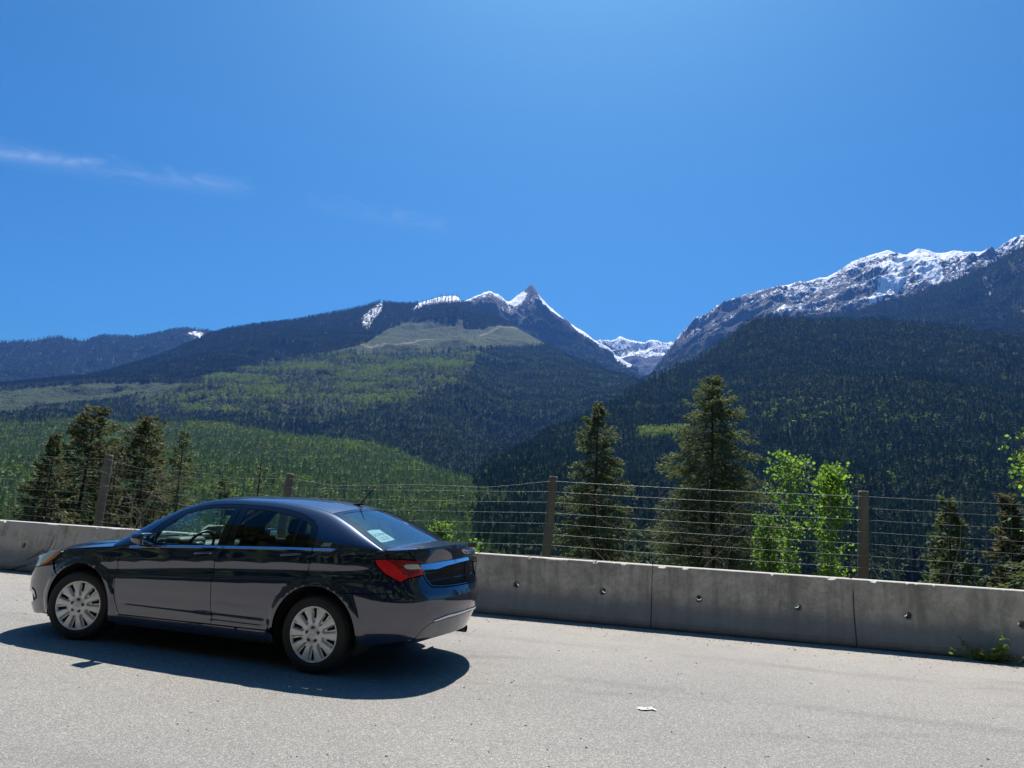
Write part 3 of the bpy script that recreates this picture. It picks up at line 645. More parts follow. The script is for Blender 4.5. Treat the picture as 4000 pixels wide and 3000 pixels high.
# ============================================================ road, slope behind it, hillside behind the camera
B_ANG = R(-14.9123); bD = np.array([math.cos(B_ANG), math.sin(B_ANG), 0]); bN = np.array([-math.sin(B_ANG), math.cos(B_ANG), 0]); bP = np.array([0, 10.3246, 0])
def bpt(s, o=0.0, z=0.0): return bP+bD*s+bN*o+np.array([0, 0, z])
M_asph = pmat('weathered_asphalt', (.2, .2, .2), .85, spec=.25); nt = NT(M_asph); P = nt.pos()
big = nt.noise(P, .35, 5); mid = nt.noise(P, 2.2, 5); fine = nt.noise(P, 60, 3)
st = nt.new('ShaderNodeTexVoronoi'); nt.put(st.inputs['Vector'], P); st.inputs['Scale'].default_value = 125.0
stone = nt.sep(st.outputs['Color'])[0]
st2 = nt.new('ShaderNodeTexVoronoi'); nt.put(st2.inputs['Vector'], P); st2.inputs['Scale'].default_value = 38.0; stone2 = nt.sep(st2.outputs['Color'])[1]
g = nt.ramp(stone, [(0, (.165, .160, .150)), (.30, (.235, .227, .212)), (.65, (.290, .279, .258)), (.88, (.355, .341, .315)), (1, (.48, .463, .43))])
g = nt.mixc(nt.math('MULTIPLY', nt.math('GREATER_THAN', stone2, .90), nt.math('SUBTRACT', 1.0, nt.math('MULTIPLY', st2.outputs['Distance'], 2.6), clamp=True)), g, (.48, .46, .43))
g = nt.mixc(nt.ramp(nt.voro(P, 125.0, 'DISTANCE_TO_EDGE'), [(0, 1.0), (.10, .0)]), g, (.125, .120, .112))
dn = nt.new('ShaderNodeVectorMath', operation='DOT_PRODUCT'); nt.l.new(P, dn.inputs[0]); dn.inputs[1].default_value = tuple(bN)
gap_ = nt.math('SUBTRACT', float(bP@bN), dn.outputs['Value'])         # metres in front of the barrier
dust = nt.math('MULTIPLY', nt.math('SUBTRACT', 1.0, nt.math('DIVIDE', gap_, 3.2), clamp=True), nt.math('MULTIPLY_ADD', mid, 1.1, .05))
g = nt.mixc(nt.math('MULTIPLY', dust, .8, clamp=True), g, nt.mixc(fine, (.31, .285, .25), (.42, .385, .345)))
g = nt.mixc(1.0, g, nt.ramp(big, [(.25, (.86, .86, .87)), (.75, (1.08, 1.06, 1.04))]), 'MULTIPLY')
stn = nt.noise(nt.map(P, (.5, 2.4, 1), (0, 0, -B_ANG)), .75, 4); g = nt.mixc(nt.math('MULTIPLY', nt.ramp(stn, [(.60, 0.0), (.72, 1.0)]), .30), g, (.07, .069, .068))
al_ = nt.new('ShaderNodeVectorMath', operation='DOT_PRODUCT'); nt.l.new(P, al_.inputs[0]); al_.inputs[1].default_value = tuple(bD); wob = nt.noise(nt.comb(nt.math('MULTIPLY', al_.outputs['Value'], .12), 0.0, 0.0), 1.0, 2)
for off_, w_, k_ in ((1.55, .16, .20), (3.15, .16, .20), (6.3, .22, .16), (8.0, .22, .16)):          # faint tyre tracks along the lay-by
    dt = nt.math('ABSOLUTE', nt.math('SUBTRACT', nt.math('ADD', gap_, nt.math('MULTIPLY', wob, 1.6)), off_+.8)); tr_ = nt.math('SUBTRACT', 1.0, nt.math('DIVIDE', dt, w_), clamp=True)
    g = nt.mixc(nt.math('MULTIPLY', nt.math('MULTIPLY', tr_, nt.ramp(nt.noise(P, .8, 4), [(.40, 0.0), (.62, 1.0)])), k_*1.6), g, (.11, .107, .10))
oil = nt.math('MULTIPLY', nt.ramp(nt.voro(nt.map(P, (1, 1, 1), loc=(2.3, 1.1, 0)), .55), [(.05, 1.0), (.16, 0.0)]), nt.ramp(mid, [(.42, 0.0), (.58, 1.0)])); g = nt.mixc(nt.math('MULTIPLY', oil, .45), g, (.085, .082, .078))
nt.base(g); nt.bump(nt.math('ADD', nt.math('MULTIPLY', stone, .6), nt.math('MULTIPLY', fine, .5)), .55, .006)
V = []; n = 60
sA_ = np.linspace(-180, 180, 61)
rows_o = [.30, -3, -8, -14, -19, -26]
for s in sA_:
    for o in rows_o: V.append(bpt(s, o, 0))
Fc = [(i*6+k, i*6+k+1, (i+1)*6+k+1, (i+1)*6+k) for i in range(60) for k in range(5)]
road = obj('road', fixn(mesh('road', V, Fc, M_asph))); tag(road, kind='structure')
def slope_z(o):
    return np.interp(o, [.2, 1.9, 3.0, 6, 15, 40, 100, 330, 420], [-.03, -.12, -.7, -2.8, -8.5, -19, -30, -52, -62])
M_verge = pmat('gravel_verge', (.14, .13, .10), .95); nt = NT(M_verge); P = nt.pos(); nt.base(nt.mixc(nt.noise(P, 1.2, 6), nt.mixc(nt.noise(P, 40, 3), (.05, .045, .03), (.20, .18, .14)), (.045, .065, .02))); nt.bump(nt.noise(P, 18, 5), .6, .05)
V = []; rows_o = [.28, .6, 1.2, 1.9, 2.4, 3.0, 4, 6, 9, 15, 25, 40, 70, 100, 180, 330, 420]; m_ = len(rows_o)
for s in np.linspace(-420, 420, 141):
    for o in rows_o:
        q = bpt(s, o, float(slope_z(o))); q[2] += (fbm(np.array(q[0]/5.), np.array(q[1]/5.), 4, 3)-.5)*min(o*.25, 6)*(1 if o > 1.9 else .1); V.append(q)
Fc = [(i*m_+k, i*m_+k+1, (i+1)*m_+k+1, (i+1)*m_+k) for i in range(140) for k in range(m_-1)]
tag(obj('embankment', fixn(mesh('embankment', V, Fc, M_verge, True))), kind='structure')
# wooded hillside on the other side of the road (behind the camera; seen in the car's paint and glass)
V = []; rows_o = [-25.5, -27, -30, -45, -80, -140, -300]; hz_ = [0.0, -.4, .6, 14, 52, 130, 330]; m_ = len(rows_o)
for s in np.linspace(-400, 400, 81):
    for o, z in zip(rows_o, hz_):
        q = bpt(s, o, z); q[2] += (fbm(np.array(q[0]/30.), np.array(q[1]/30.), 4, 13)-.5)*min(abs(z)*.6, 22); V.append(q)
VH = np.array(V).reshape(81, m_, 3)
Fc = [(i*m_+k, (i+1)*m_+k, (i+1)*m_+k+1, i*m_+k+1) for i in range(80) for k in range(m_-1)]
tag(obj('hillside', mesh('hillside', V, Fc, M_verge, True)), kind='structure')
n = 5200; i = rng.integers(0, 80, n); j = rng.integers(1, m_-1, n); f, g2 = rng.random((n, 1)), rng.random((n, 1))
pp = VH[i, j]*(1-f)*(1-g2)+VH[i+1, j]*f*(1-g2)+VH[i, j+1]*(1-f)*g2+VH[i+1, j+1]*f*g2
forest('conifer_forest', pp, 10+12*rng.random(n), PC, 'conifer forest on the hillside across the road', 1.6)

# ============================================================ concrete barrier segments
M_conc = pmat('barrier_concrete', (.27, .26, .24), .9, spec=.2); nt = NT(M_conc); P = nt.pos(); z = nt.sep(P)[2]
al = nt.new('ShaderNodeVectorMath', operation='DOT_PRODUCT'); nt.l.new(P, al.inputs[0]); al.inputs[1].default_value = tuple(bD); al = al.outputs['Value']
uv = nt.comb(al, z, 0.0)
c = nt.mixc(nt.ramp(nt.noise(P, 2.6, 8, .70), [(.32, 0.0), (.68, 1.0)]), (.33, .318, .282), (.68, .655, .590))
c = nt.mixc(nt.math('MULTIPLY', nt.ramp(nt.noise(P, 16, 6, .7), [(.42, 0.0), (.66, 1.0)]), .42), c, (.21, .202, .182))
stk = nt.noise(nt.map(uv, (7.0, .55, 1)), 1.0, 4, .6, .3); c = nt.mixc(nt.math('MULTIPLY', nt.ramp(stk, [(.47, 0.0), (.66, 1.0)]), .50), c, (.16, .152, .135))
pal = nt.noise(nt.map(uv, (2.6, 1.1, 1), loc=(3, 1, 0)), 1.0, 5, .6, .4); c = nt.mixc(nt.math('MULTIPLY', nt.ramp(pal, [(.58, 0.0), (.70, 1.0)]), .55), c, (.66, .63, .56))
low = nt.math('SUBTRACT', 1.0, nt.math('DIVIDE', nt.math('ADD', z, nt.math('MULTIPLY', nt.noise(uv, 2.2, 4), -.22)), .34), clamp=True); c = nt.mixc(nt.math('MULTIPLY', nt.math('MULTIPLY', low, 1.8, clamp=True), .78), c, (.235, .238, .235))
scr = nt.noise(nt.map(uv, (.35, 42, 1)), 1.0, 3, .5, .2); c = nt.mixc(nt.math('MULTIPLY', nt.math('MULTIPLY', nt.ramp(scr, [(.62, 0.0), (.68, 1.0)]), low), .5), c, (.22, .21, .20))
v1 = nt.voro(P, 34); pit = nt.ramp(v1, [(.10, 1.0), (.17, 0.0)]); pm = nt.math('MULTIPLY', pit, nt.ramp(nt.noise(P, 2.8, 3), [(.47, 0.0), (.58, 1.0)])); c = nt.mixc(nt.math('MULTIPLY', pm, .85), c, (.040, .037, .032))
v2 = nt.voro(P, 95); pit2 = nt.ramp(v2, [(.12, 1.0), (.20, 0.0)]); pm2 = nt.math('MULTIPLY', pit2, nt.ramp(nt.noise(P, 5, 3), [(.45, 0.0), (.6, 1.0)])); c = nt.mixc(nt.math('MULTIPLY', pm2, .6), c, (.06, .055, .048))
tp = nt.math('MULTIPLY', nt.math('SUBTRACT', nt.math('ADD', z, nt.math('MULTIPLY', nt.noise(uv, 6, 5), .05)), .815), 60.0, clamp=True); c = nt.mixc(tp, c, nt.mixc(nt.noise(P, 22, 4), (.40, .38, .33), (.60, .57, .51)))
# old flaked paint on the far-left segment
far = nt.math('MULTIPLY', nt.math('SUBTRACT', -7.95, al), 30.0, clamp=True); pt = nt.ramp(nt.noise(nt.map(uv, (1.3, 1.6, 1), loc=(5.2, 0, 0)), 1.9, 5, .55), [(.47, 0.0), (.53, 1.0)])
pt = nt.math('MULTIPLY', nt.math('MULTIPLY', pt, far), nt.math('MULTIPLY', nt.math('SUBTRACT', z, .30), 6.0, clamp=True)); c = nt.mixc(nt.math('MULTIPLY', pt, .85), c, nt.mixc(nt.noise(P, 1.3, 2), (.46, .40, .40), (.50, .54, .56)))
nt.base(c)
hgt_ = nt.math('SUBTRACT', nt.math('MULTIPLY', nt.noise(P, 30, 5), .5), nt.math('ADD', nt.math('MULTIPLY', pm, .9), nt.math('MULTIPLY', pm2, .4))); nt.bump(hgt_, .55, .012)
HB = .8122; LB_ = 2.5
PROF = [(.02, 0), (.005, .02), (.0, .05), (.004, .10), (.035, .18), (.068, .26), (.090, .33), (.100, .39), (.110, .47), (.120, .56), (.130, .65), (.138, .73), (.144, .785), (.150, .803), (.163, HB), (.22, HB+.001), (.277, HB), (.290, .803), (.296, .785), (.302, .73), (.32, .56), (.34, .39), (.350, .33), (.405, .18), (.436, .10), (.44, .05), (.42, 0)]
def barrier_mesh(seed, crack=False):
    r = np.random.default_rng(seed); nx = 126 if not crack else 210; xs_ = np.linspace(.006, LB_-.006, nx); V = []; k = len(PROF)
    prof = PROF if not crack else [tuple(p) for p in catmull(PROF, 2)]
    k = len(prof); pr = np.array(prof)
    for x in xs_:
        e = min(x, LB_-x); ch = max(0, .012-e)*.9
        q = pr.copy()
        q[:, 0] = np.where(q[:, 0] < .22, q[:, 0]+ch, q[:, 0]-ch); q[:, 1] = np.minimum(q[:, 1], HB-ch*.7)
        chip = max(0, float(fbm(np.array(x*9+seed*7.), np.array(seed*3.1), 4, seed))-.64)*.22+max(0, float(vnoise(np.array(x*1.7+seed), np.array(2.2*seed), 5))-.80)*.12
        top = np.exp(-((q[:, 1]-HB)/.022)**2)*(q[:, 0] < .22)
        q[:, 0] += top*chip*.9; q[:, 1] -= top*chip*.8
        q[:, 0] += (fbm(np.full(k, x*3.), q[:, 1]*3+seed, 3, 40+seed)-.5)*.010*(q[:, 0] < .22)
        if crack:
            for pts in (((2.43, .0), (2.40, .12), (2.32, .22), (2.36, .36), (2.41, .46), (2.44, .62)), ((2.36, .36), (2.27, .37), (2.14, .27), (2.02, .20)), ((2.32, .22), (2.1, .12), (1.85, .03), (1.75, .0))):
                d = np.full(k, 9.)
                for (a0, b0), (a1, b1) in zip(pts[:-1], pts[1:]):
                    t = np.clip(((x-a0)*(a1-a0)+(q[:, 1]-b0)*(b1-b0))/((a1-a0)**2+(b1-b0)**2), 0, 1); d = np.minimum(d, np.hypot(x-a0-t*(a1-a0), q[:, 1]-b0-t*(b1-b0)))
                q[:, 0] += .05*np.exp(-(d/.013)**2)*(q[:, 0] < .2)
            if x > 1.75: # broken toe, pushed out and dropped a little
                w = np.clip((x-1.75)/.1, 0, 1)*np.clip((.20-q[:, 1])/.06, 0, 1)*(q[:, 0] < .2); q[:, 0] -= w*.02
        for a, b in q: V.append((x, a, max(b, -.002)))
    Fc = [(i*k+j, i*k+j+1, (i+1)*k+j+1, (i+1)*k+j) for i in range(nx-1) for j in range(k-1)]+[tuple(range(k-1, -1, -1)), tuple((nx-1)*k+j for j in range(k))]
    Fc += [(i*k+k-1, i*k, (i+1)*k, (i+1)*k+k-1) for i in range(nx-1)]
    me = fixn(mesh('barrier', V, Fc, M_conc)); o = bpy.data.objects.new('tmp', me); COL.objects.link(o); cut = []
    for hx in (.615, 1.84):
        mb = MB(); mb.lathe([(.052, -.1), (.052, .02+.088), (.040, .125), (.040, .6)], 28, 'y', (hx, 0, .425)); mb.F += [tuple(i*4 for i in range(28)), tuple(i*4+3 for i in range(27, -1, -1))]; mb.M += [0, 0]
        cm = fixn(mb.mesh('cut', M_conc)); co = bpy.data.objects.new('cut', cm); COL.objects.link(co); cut.append(co); md = o.modifiers.new('hole', 'BOOLEAN'); md.object = co; md.operation = 'DIFFERENCE'; md.solver = 'EXACT'
    dg = bpy.context.evaluated_depsgraph_get(); dg.update(); res = bpy.data.meshes.new_from_object(o.evaluated_get(dg))
    for c_ in cut+[o]: bpy.data.objects.remove(c_)
    return res
bvars = [barrier_mesh(k+1) for k in range(3)]; bcrack = barrier_mesh(9, True)
S0 = -.4422
BL = {-5: 'concrete barrier segment beyond the left edge of the picture', -4: 'cracked concrete barrier segment with flaked paint at the far left', -3: 'concrete barrier segment behind the car bonnet', -2: 'concrete barrier segment hidden behind the car cabin', -1: 'concrete barrier segment mostly hidden behind the car boot', 0: 'concrete barrier segment just right of the car', 1: 'concrete barrier segment in front of the tall broad spruce', 2: 'concrete barrier segment with the weed clump at its foot', 3: 'concrete barrier segment beyond the right edge'}
for k in range(-4, 4):
    o = obj('concrete_barrier', bcrack if k == -4 else bvars[(k*2+9) % 3], None, tuple(bpt(S0+LB_*k, 0, 0)), (0, 0, B_ANG))
    tag(o, BL[k], 'barrier', 'row of concrete barrier segments')

# ============================================================ wire fence
FO = 1.75
M_post = pmat('weathered_post_wood', (.13, .11, .085), .9); nt = NT(M_post); P = nt.coord(); c = nt.mixc(nt.noise(nt.map(P, (22, 22, 1.2)), 1.0, 5), (.065, .060, .050), (.20, .185, .155)); c = nt.mixc(nt.ramp(nt.noise(nt.map(P, (3, 3, .8)), 1.4, 3), [(.5, 0.0), (.7, 1.0)]), c, (.12, .10, .075)); nt.base(c); nt.bump(nt.noise(nt.map(P, (60, 60, 2)), 1.0, 4), .5, .01)
M_wire = pmat('galvanised_wire', (.36, .38, .37), .55, .4)
def fence_hit(x, y):                 # where the view ray meets the fence plane
    d = ray(x, y); t = ((bpt(0, FO)-CAM)@bN)/(d@bN); q = CAM+d*t; return q
posts_px = [((382, 2049), (428, 1776)), ((1113, 1985), (1135, 1850)), ((2133, 2170), (2163, 1860)), ((3371, 2260), (3373, 1917))]
PT = []
for b, t in posts_px:
    qb, qt = fence_hit(*b), fence_hit(*t); dz = qb[2]+.5; low_ = qb-(qt-qb)*(dz/(qt[2]-qb[2])); PT.append((low_, qt))
sp_ = lambda q: float((q-bP)@bD)
dl_ = PT[1][1]-PT[0][1]; dr_ = PT[3][1]-PT[2][1]
PT = [(PT[0][0]-dl_*[1, 1, 1], PT[0][1]-dl_*np.array([1, 1, .3]))]+PT+[(PT[3][0]+dr_*np.array([1, 1, 0]), PT[3][1]+dr_*np.array([1, 1, .3]))]
PT[0][0][2] = PT[5][0][2] = -.5
fence = empty('wire_fence', tuple(bpt(0, FO, -.1))); tag(fence, 'tall wire mesh fence on round wooden posts behind the barrier', 'fence')
fo = np.array(fence.location)
for i, (b, t) in enumerate(PT):
    mb = MB(); r_ = .074*(1+.06*math.sin(i*2.1)); b2, t2 = b-fo, t-fo
    n = 12; mb.tube([tuple(b2+(t2-b2)*f) for f in np.linspace(0, .985, 9)]+[tuple(t2)], [r_*(1+.03*math.sin(f*9+i)) for f in np.linspace(0, .985, 9)]+[r_*.86], 14)
    obj('post', mb.mesh('post', M_post, True), fence)
def wire_z(i, k):                    # height of wire k at post i
    return PT[i][1][2]-.085-.172*k
def wire_p(i, k):
    b, t = PT[i]; f = (wire_z(i, k)-b[2])/(t[2]-b[2]); q = b+(t-b)*f; return q-bN*.085
NW = 11; SAG = {(0, 0): .03, (1, 0): .11, (2, 0): .125, (3, 0): .015, (4, 0): .02}
def wire_at(i, k, f):
    q = wire_p(i, k)*(1-f)+wire_p(i+1, k)*f; sg = SAG.get((i, k), .012 if k else .02)
    prof = 4*f*(1-f) if (i, k) not in ((1, 0), (2, 0)) else min(1, 5*f)*min(1, 4.2*(1-f))*(.85+.15*math.sin(f*9))
    q = q.copy(); q[2] -= sg*prof; return q
for k in range(NW):
    mb = MB(); pts = []
    for i in range(len(PT)-1):
        nseg = 64
        for j in range(nseg+(1 if i == len(PT)-2 else 0)):
            f = j/nseg; q = wire_at(i, k, f)-fo; q[2] += .0006*(1 if j % 2 else -1); pts.append(tuple(q))
    mb.tube(pts, .0012 if k else .0016, 4); obj('line_wire', mb.mesh('line_wire', M_wire, True), fence)
for i in range(len(PT)-1):
    L = np.linalg.norm(PT[i+1][1]-PT[i][1]); n = int(L/.157)
    for j in range(1, n):
        f = j/n; pts = []
        for k in range(NW):
            q = wire_at(i, k, f)-fo
            if k == 0 and i in (1, 2): q = q+bD*.07*math.sin(min(1, 3*f)*min(1, 3*(1-f))*1.57)
            q = q+bD*.008*math.sin(j*1.7+k*.9); pts.append(tuple(q))
        mb = MB(); mb.tube(pts, .0011, 3, cap=False)
        obj('stay_wire', mb.mesh('stay_wire', M_wire), fence)

# ============================================================ trees
M_bark = pmat('spruce_bark', (.055, .045, .035), .95); nt = NT(M_bark); P = nt.coord(); nt.base(nt.mixc(nt.noise(nt.map(P, (6, 6, 1.5)), 3, 5), (.030, .024, .018), (.095, .080, .065)))
M_aspbark = pmat('aspen_bark', (.22, .21, .17), .8); nt = NT(M_aspbark); P = nt.coord(); nt.base(nt.mixc(nt.ramp(nt.noise(nt.map(P, (4, 4, 10)), 3, 4), [(.45, 0.0), (.65, 1.0)]), (.30, .29, .24), (.09, .085, .07)))
M_twig = pmat('bare_twig', (.20, .17, .135), .9)
def foliage(name, a, b, tr, trc):
    m = bpy.data.materials.new(name); m.use_nodes = True; nt = NT(m); out = nt.n['Material Output']; at_ = nt.attr('tone')
    c = nt.mixc(at_, a, b); nt.base(c); nt.rough(.6); nt.b.inputs['Specular IOR Level'].default_value = .25
    tl_ = nt.new('ShaderNodeBsdfTranslucent'); nt.l.new(nt.mixc(at_, (trc[0]*.6, trc[1]*.6, trc[2]*.6), trc), tl_.inputs[0]); mx = nt.new('ShaderNodeMixShader'); mx.inputs[0].default_value = tr
    nt.l.new(nt.b.outputs[0], mx.inputs[1]); nt.l.new(tl_.outputs[0], mx.inputs[2]); nt.l.new(mx.outputs[0], out.inputs['Surface']); return m
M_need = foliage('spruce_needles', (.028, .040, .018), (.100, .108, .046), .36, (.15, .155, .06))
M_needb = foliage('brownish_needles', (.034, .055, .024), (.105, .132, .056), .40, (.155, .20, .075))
M_leaf = foliage('aspen_leaves', (.06, .135, .018), (.15, .26, .04), .55, (.29, .49, .06))
M_leafd = foliage('shrub_leaves', (.045, .10, .018), (.10, .19, .03), .5, (.20, .36, .05))
def tone_mesh(name, V, Fc, tone, mat):
    me = mesh(name, V, Fc, mat); a = me.attributes.new('tone', 'FLOAT', 'FACE'); a.data.foreach_set('value', np.asarray(tone, np.float32)); return me
def conifer(name, px, py, dist, hw, label, seed, dens=1.0, mat=None, lean=(0, 0), shape=.8, droop=.35, top_round=0.0, group='conifers behind the fence', bare=0.0, spr=1.0):
    r = np.random.default_rng(seed); tip = at(px, py, dist); o = float((tip-bP)@bN); base = np.array([tip[0]-lean[0], tip[1]-lean[1], float(slope_z(o))-.3]); H = tip[2]-base[2]
    e = empty(name, tuple(base)); tag(e, label, 'tree', group)
    ax = np.array([lean[0], lean[1], H])
    mbt = MB(); mbt.tube([tuple(ax*f+np.array([.04*math.sin(f*7+seed), .04*math.cos(f*5), 0])*(1-f)) for f in np.linspace(0, 1, 12)], [max(.006, (.013*H+.02)*(1-f)**.9) for f in np.linspace(0, 1, 12)], 8)
    vis_h = 7.0/H if H > 9 else .95                        # lower trunk is hidden below the road
    f0 = max(.04, 1-1.35*vis_h)
    nb = int((1-f0)*H*40*dens); C = []; A = []; B_ = []; TN = []
    for k in range(nb):
        f = f0+(1-f0)*(k+r.random())/nb; f = min(f, .995); a = r.random()*6.283
        rel = (1-f); ln = hw*((rel*H/3.6)**shape)*(.35+.85*r.random()**.8) if rel*H < 3.6 else hw*(1+.10*(rel*H-3.6))*(.35+.8*r.random()**.8)
        if top_round: ln = max(ln, top_round*min(1, rel*H/.5))
        ln = max(ln, .10); up = .45*(1-rel*H/2.5) if rel*H < 2.5 else 0
        d = np.array([math.cos(a), math.sin(a), 0]); p0 = ax*f; P_ = []
        for t in np.linspace(0, 1, 5): P_.append(p0+d*ln*t+np.array([0, 0, ln*(up*t-droop*t*t*(1.0 if up <= .1 else .3)+.16*t**3)]))
        mbt.tube([tuple(q) for q in P_], [.010+.006*ln, .008, .006, .004, .002], 3, cap=False)
        if r.random() < bare: continue
        ns = int((12+ln*58)*spr); t = np.sqrt(r.random(ns))*.98+.03; t = np.clip(t, .12 if ln > .5 else .02, 1.02)
        seg = np.clip(t*4, 0, 3.999); ii = seg.astype(int); ff = (seg-ii)[:, None]; PA = np.array(P_); q = PA[ii]*(1-ff)+PA[np.minimum(ii+1, 4)]*ff; tg = PA[np.minimum(ii+1, 4)]-PA[ii]; tg /= np.linalg.norm(tg, axis=1)[:, None]+1e-9
        sd = np.cross(tg, [0, 0, 1.]); sd /= np.linalg.norm(sd, axis=1)[:, None]+1e-9
        si = np.where(r.random(ns) < .5, 1, -1)[:, None]; so = (r.random((ns, 1))**1.3)*(.30*ln+.03)*(1.08-t[:, None])*1.25; q = q+r.normal(0, .025+.02*ln, (ns, 3))*np.array([.5, .5, 1.])+sd*si*so+np.array([0, 0, -1.])*so*(.15+.35*r.random((ns, 1)))
        dr = tg*(.5+.5*r.random((ns, 1)))+sd*si*(.35+.75*r.random((ns, 1)))+np.array([0, 0, 1.])*(r.normal(-.12, .30, (ns, 1)))
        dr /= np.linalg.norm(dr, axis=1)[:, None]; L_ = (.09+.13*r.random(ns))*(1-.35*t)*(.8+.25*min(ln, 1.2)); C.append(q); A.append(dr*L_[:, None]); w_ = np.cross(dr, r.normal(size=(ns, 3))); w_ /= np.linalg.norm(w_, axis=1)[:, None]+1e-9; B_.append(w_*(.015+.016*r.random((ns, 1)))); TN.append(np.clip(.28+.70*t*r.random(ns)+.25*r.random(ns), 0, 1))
    C, A, B_, TN = np.vstack(C), np.vstack(A), np.vstack(B_), np.concatenate(TN); n = len(C)
    V = np.stack([C-A*.05, C+A*.45+B_, C+A, C+A*.45-B_], 1).reshape(-1, 3); Fq = np.arange(n*4).reshape(n, 4)
    obj('crown', tone_mesh('crown', V, Fq, TN, mat or M_need), e)
    obj('trunk', mbt.mesh('trunk', M_bark, True), e); return e
conifer('spruce_tree', 219, 1703, 24, 1.2, 'dark narrow spruce, leftmost of the group left of the leaning post', 1, 1.15, shape=.9)
conifer('spruce_tree', 380, 1593, 26, 1.25, 'tallest dark spruce with a bushy leaning top at the left', 2, 1.25, lean=(.35, 0), shape=.42, top_round=.28)
conifer('spruce_tree', 588, 1632, 25, 1.3, 'dark broad-topped spruce just right of the leaning fence post', 3, 1.15, shape=.42, top_round=.30)
conifer('spruce_tree', 723, 1683, 24, .95, 'thin brownish spruce between the bushy spruce and the car roof', 4, .8, M_needb, shape=.7, spr=.6)
conifer('spruce_sapling', 468, 1740, 23, .45, 'slender sapling spruce between the two bushy spruces', 5, .8, shape=.8, spr=.6)
conifer('dead_tree', 1028, 1735, 22, .55, 'nearly bare dead conifer rising behind the car roof', 6, .45, M_needb, shape=.6, bare=.8, spr=.35)
conifer('spruce_sapling', 882, 1872, 20, .55, 'small brownish spruce just above the windscreen of the car', 7, .9, M_needb, shape=.8, spr=.6)
conifer('spruce_tree', 2336, 1573, 28, 1.42, 'tall slim spruce right of the middle fence post', 8, 1.2, M_needb, shape=.72)
conifer('spruce_tree', 2783, 1476, 30, 2.0, 'biggest broad spruce standing right of the centre', 9, 1.25, M_needb, shape=.58, top_round=.30)
conifer('spruce_tree', 3702, 1952, 17, 1.0, 'small dark spruce right of the right-hand fence post', 10, 1.1, M_needb, shape=.8)
conifer('spruce_tree', 3938, 1938, 16, .85, 'small dark spruce near the right edge of the picture', 11, 1.1, shape=.8)
conifer('spruce_tree', 4165, 1440, 14, 1.05, 'spruce mostly outside the right edge with branches reaching in', 12, 1.2, M_needb, shape=.6)

def aspen(name, px, py, dist, wid, bot_py, label, seed, nleaf=2600, mat=None, lean=0.0, size=.068, cat='tree', group='young aspens behind the fence', trunkvis=True):
    r = np.random.default_rng(seed); tip = at(px, py, dist); o = float((tip-bP)@bN); low = at(px, bot_py, dist); base = np.array([tip[0]-lean, tip[1], float(slope_z(o))-.2]); H = tip[2]-base[2]; Hc = tip[2]-low[2]
    e = empty(name, tuple(base)); tag(e, label, cat, group); ax = np.array([lean, 0, H]); mbt = MB()
    mbt.tube([tuple(ax*f+np.array([.10*math.sin(f*6+seed), .05*math.cos(f*5+seed), 0])*(1-f)*f*2) for f in np.linspace(0, 1, 12)], [max(.005, (.009*H+.015)*(1-f)**.8) for f in np.linspace(0, 1, 12)], 7)
    cl_c = []; nbr = 46
    for k in range(nbr):
        g = (k+r.random())/nbr; zz = H-Hc*1.12*(1-g**.9); f = zz/H; a = r.random()*6.283
        rad = wid*(math.sin(math.pi*min(1, max(.06, (1-g)*.80+.12)))**.7)*(.45+.75*r.random()); d = np.array([math.cos(a), math.sin(a), .55+.4*r.random()]); p0 = ax*f; p1 = p0+d*np.array([rad, rad, rad*.75]); pm_ = p0*.5+p1*.5+np.array([0, 0, -.06*rad])
        mbt.tube([tuple(p0), tuple(pm_), tuple(p1)], [.010, .006, .003], 4, cap=False); cl_c += [p1, p0*.35+p1*.65, p0*.6+p1*.4]
    cl_c = np.array(cl_c); w_ = r.random(len(cl_c))**3+.03; k = r.choice(len(cl_c), nleaf, p=w_/w_.sum()); sg_ = .050+.045*r.random(len(cl_c)); C = cl_c[k]+r.normal(size=(nleaf, 3))*sg_[k][:, None]*np.array([1.1, 1.1, .9])
    N_ = r.normal(size=(nleaf, 3)); N_ /= np.linalg.norm(N_, axis=1)[:, None]; U_ = np.cross(N_, r.normal(size=(nleaf, 3))); U_ /= np.linalg.norm(U_, axis=1)[:, None]; W_ = np.cross(N_, U_); s_ = size*(.55+.6*r.random((nleaf, 1)))
    V = np.stack([C-U_*s_*.5, C-U_*s_*.1+W_*s_*.45, C+U_*s_*.55, C-U_*s_*.1-W_*s_*.45], 1).reshape(-1, 3); Fq = np.arange(nleaf*4).reshape(-1, 4)
    obj('crown', tone_mesh('crown', V, Fq, np.clip(.1+.9*r.random(nleaf), 0, 1), mat or M_leaf), e); obj('trunk', mbt.mesh('trunk', M_aspbark, True), e); return e
aspen('aspen_tree', 3078, 1790, 15, .40, 2200, 'bright green aspen with the highest top, left of the right-hand post', 21, 1500)
aspen('aspen_tree', 3238, 1832, 14.3, .42, 2240, 'leafy bright green aspen right beside the right-hand fence post', 22, 2500)
aspen('aspen_sapling', 3000, 2030, 14.6, .26, 2250, 'low green aspen sapling between the big spruce and the aspens', 23, 1200, M_leafd)
aspen('aspen_tree', 4110, 1700, 12, .50, 2150, 'bright green aspen leaves reaching in at the right edge', 24, 900)
aspen('leafy_shrub', 1722, 2060, 14.0, .12, 2120, 'small bright green shrub behind the boot of the car', 25, 420, M_leafd, cat='shrub', group='shrubs behind the barrier')
aspen('leafy_shrub', 1836, 2132, 13.2, .16, 2180, 'tiny green shrub at the barrier top just right of the boot', 26, 220, M_leafd, cat='shrub', group='shrubs behind the barrier')

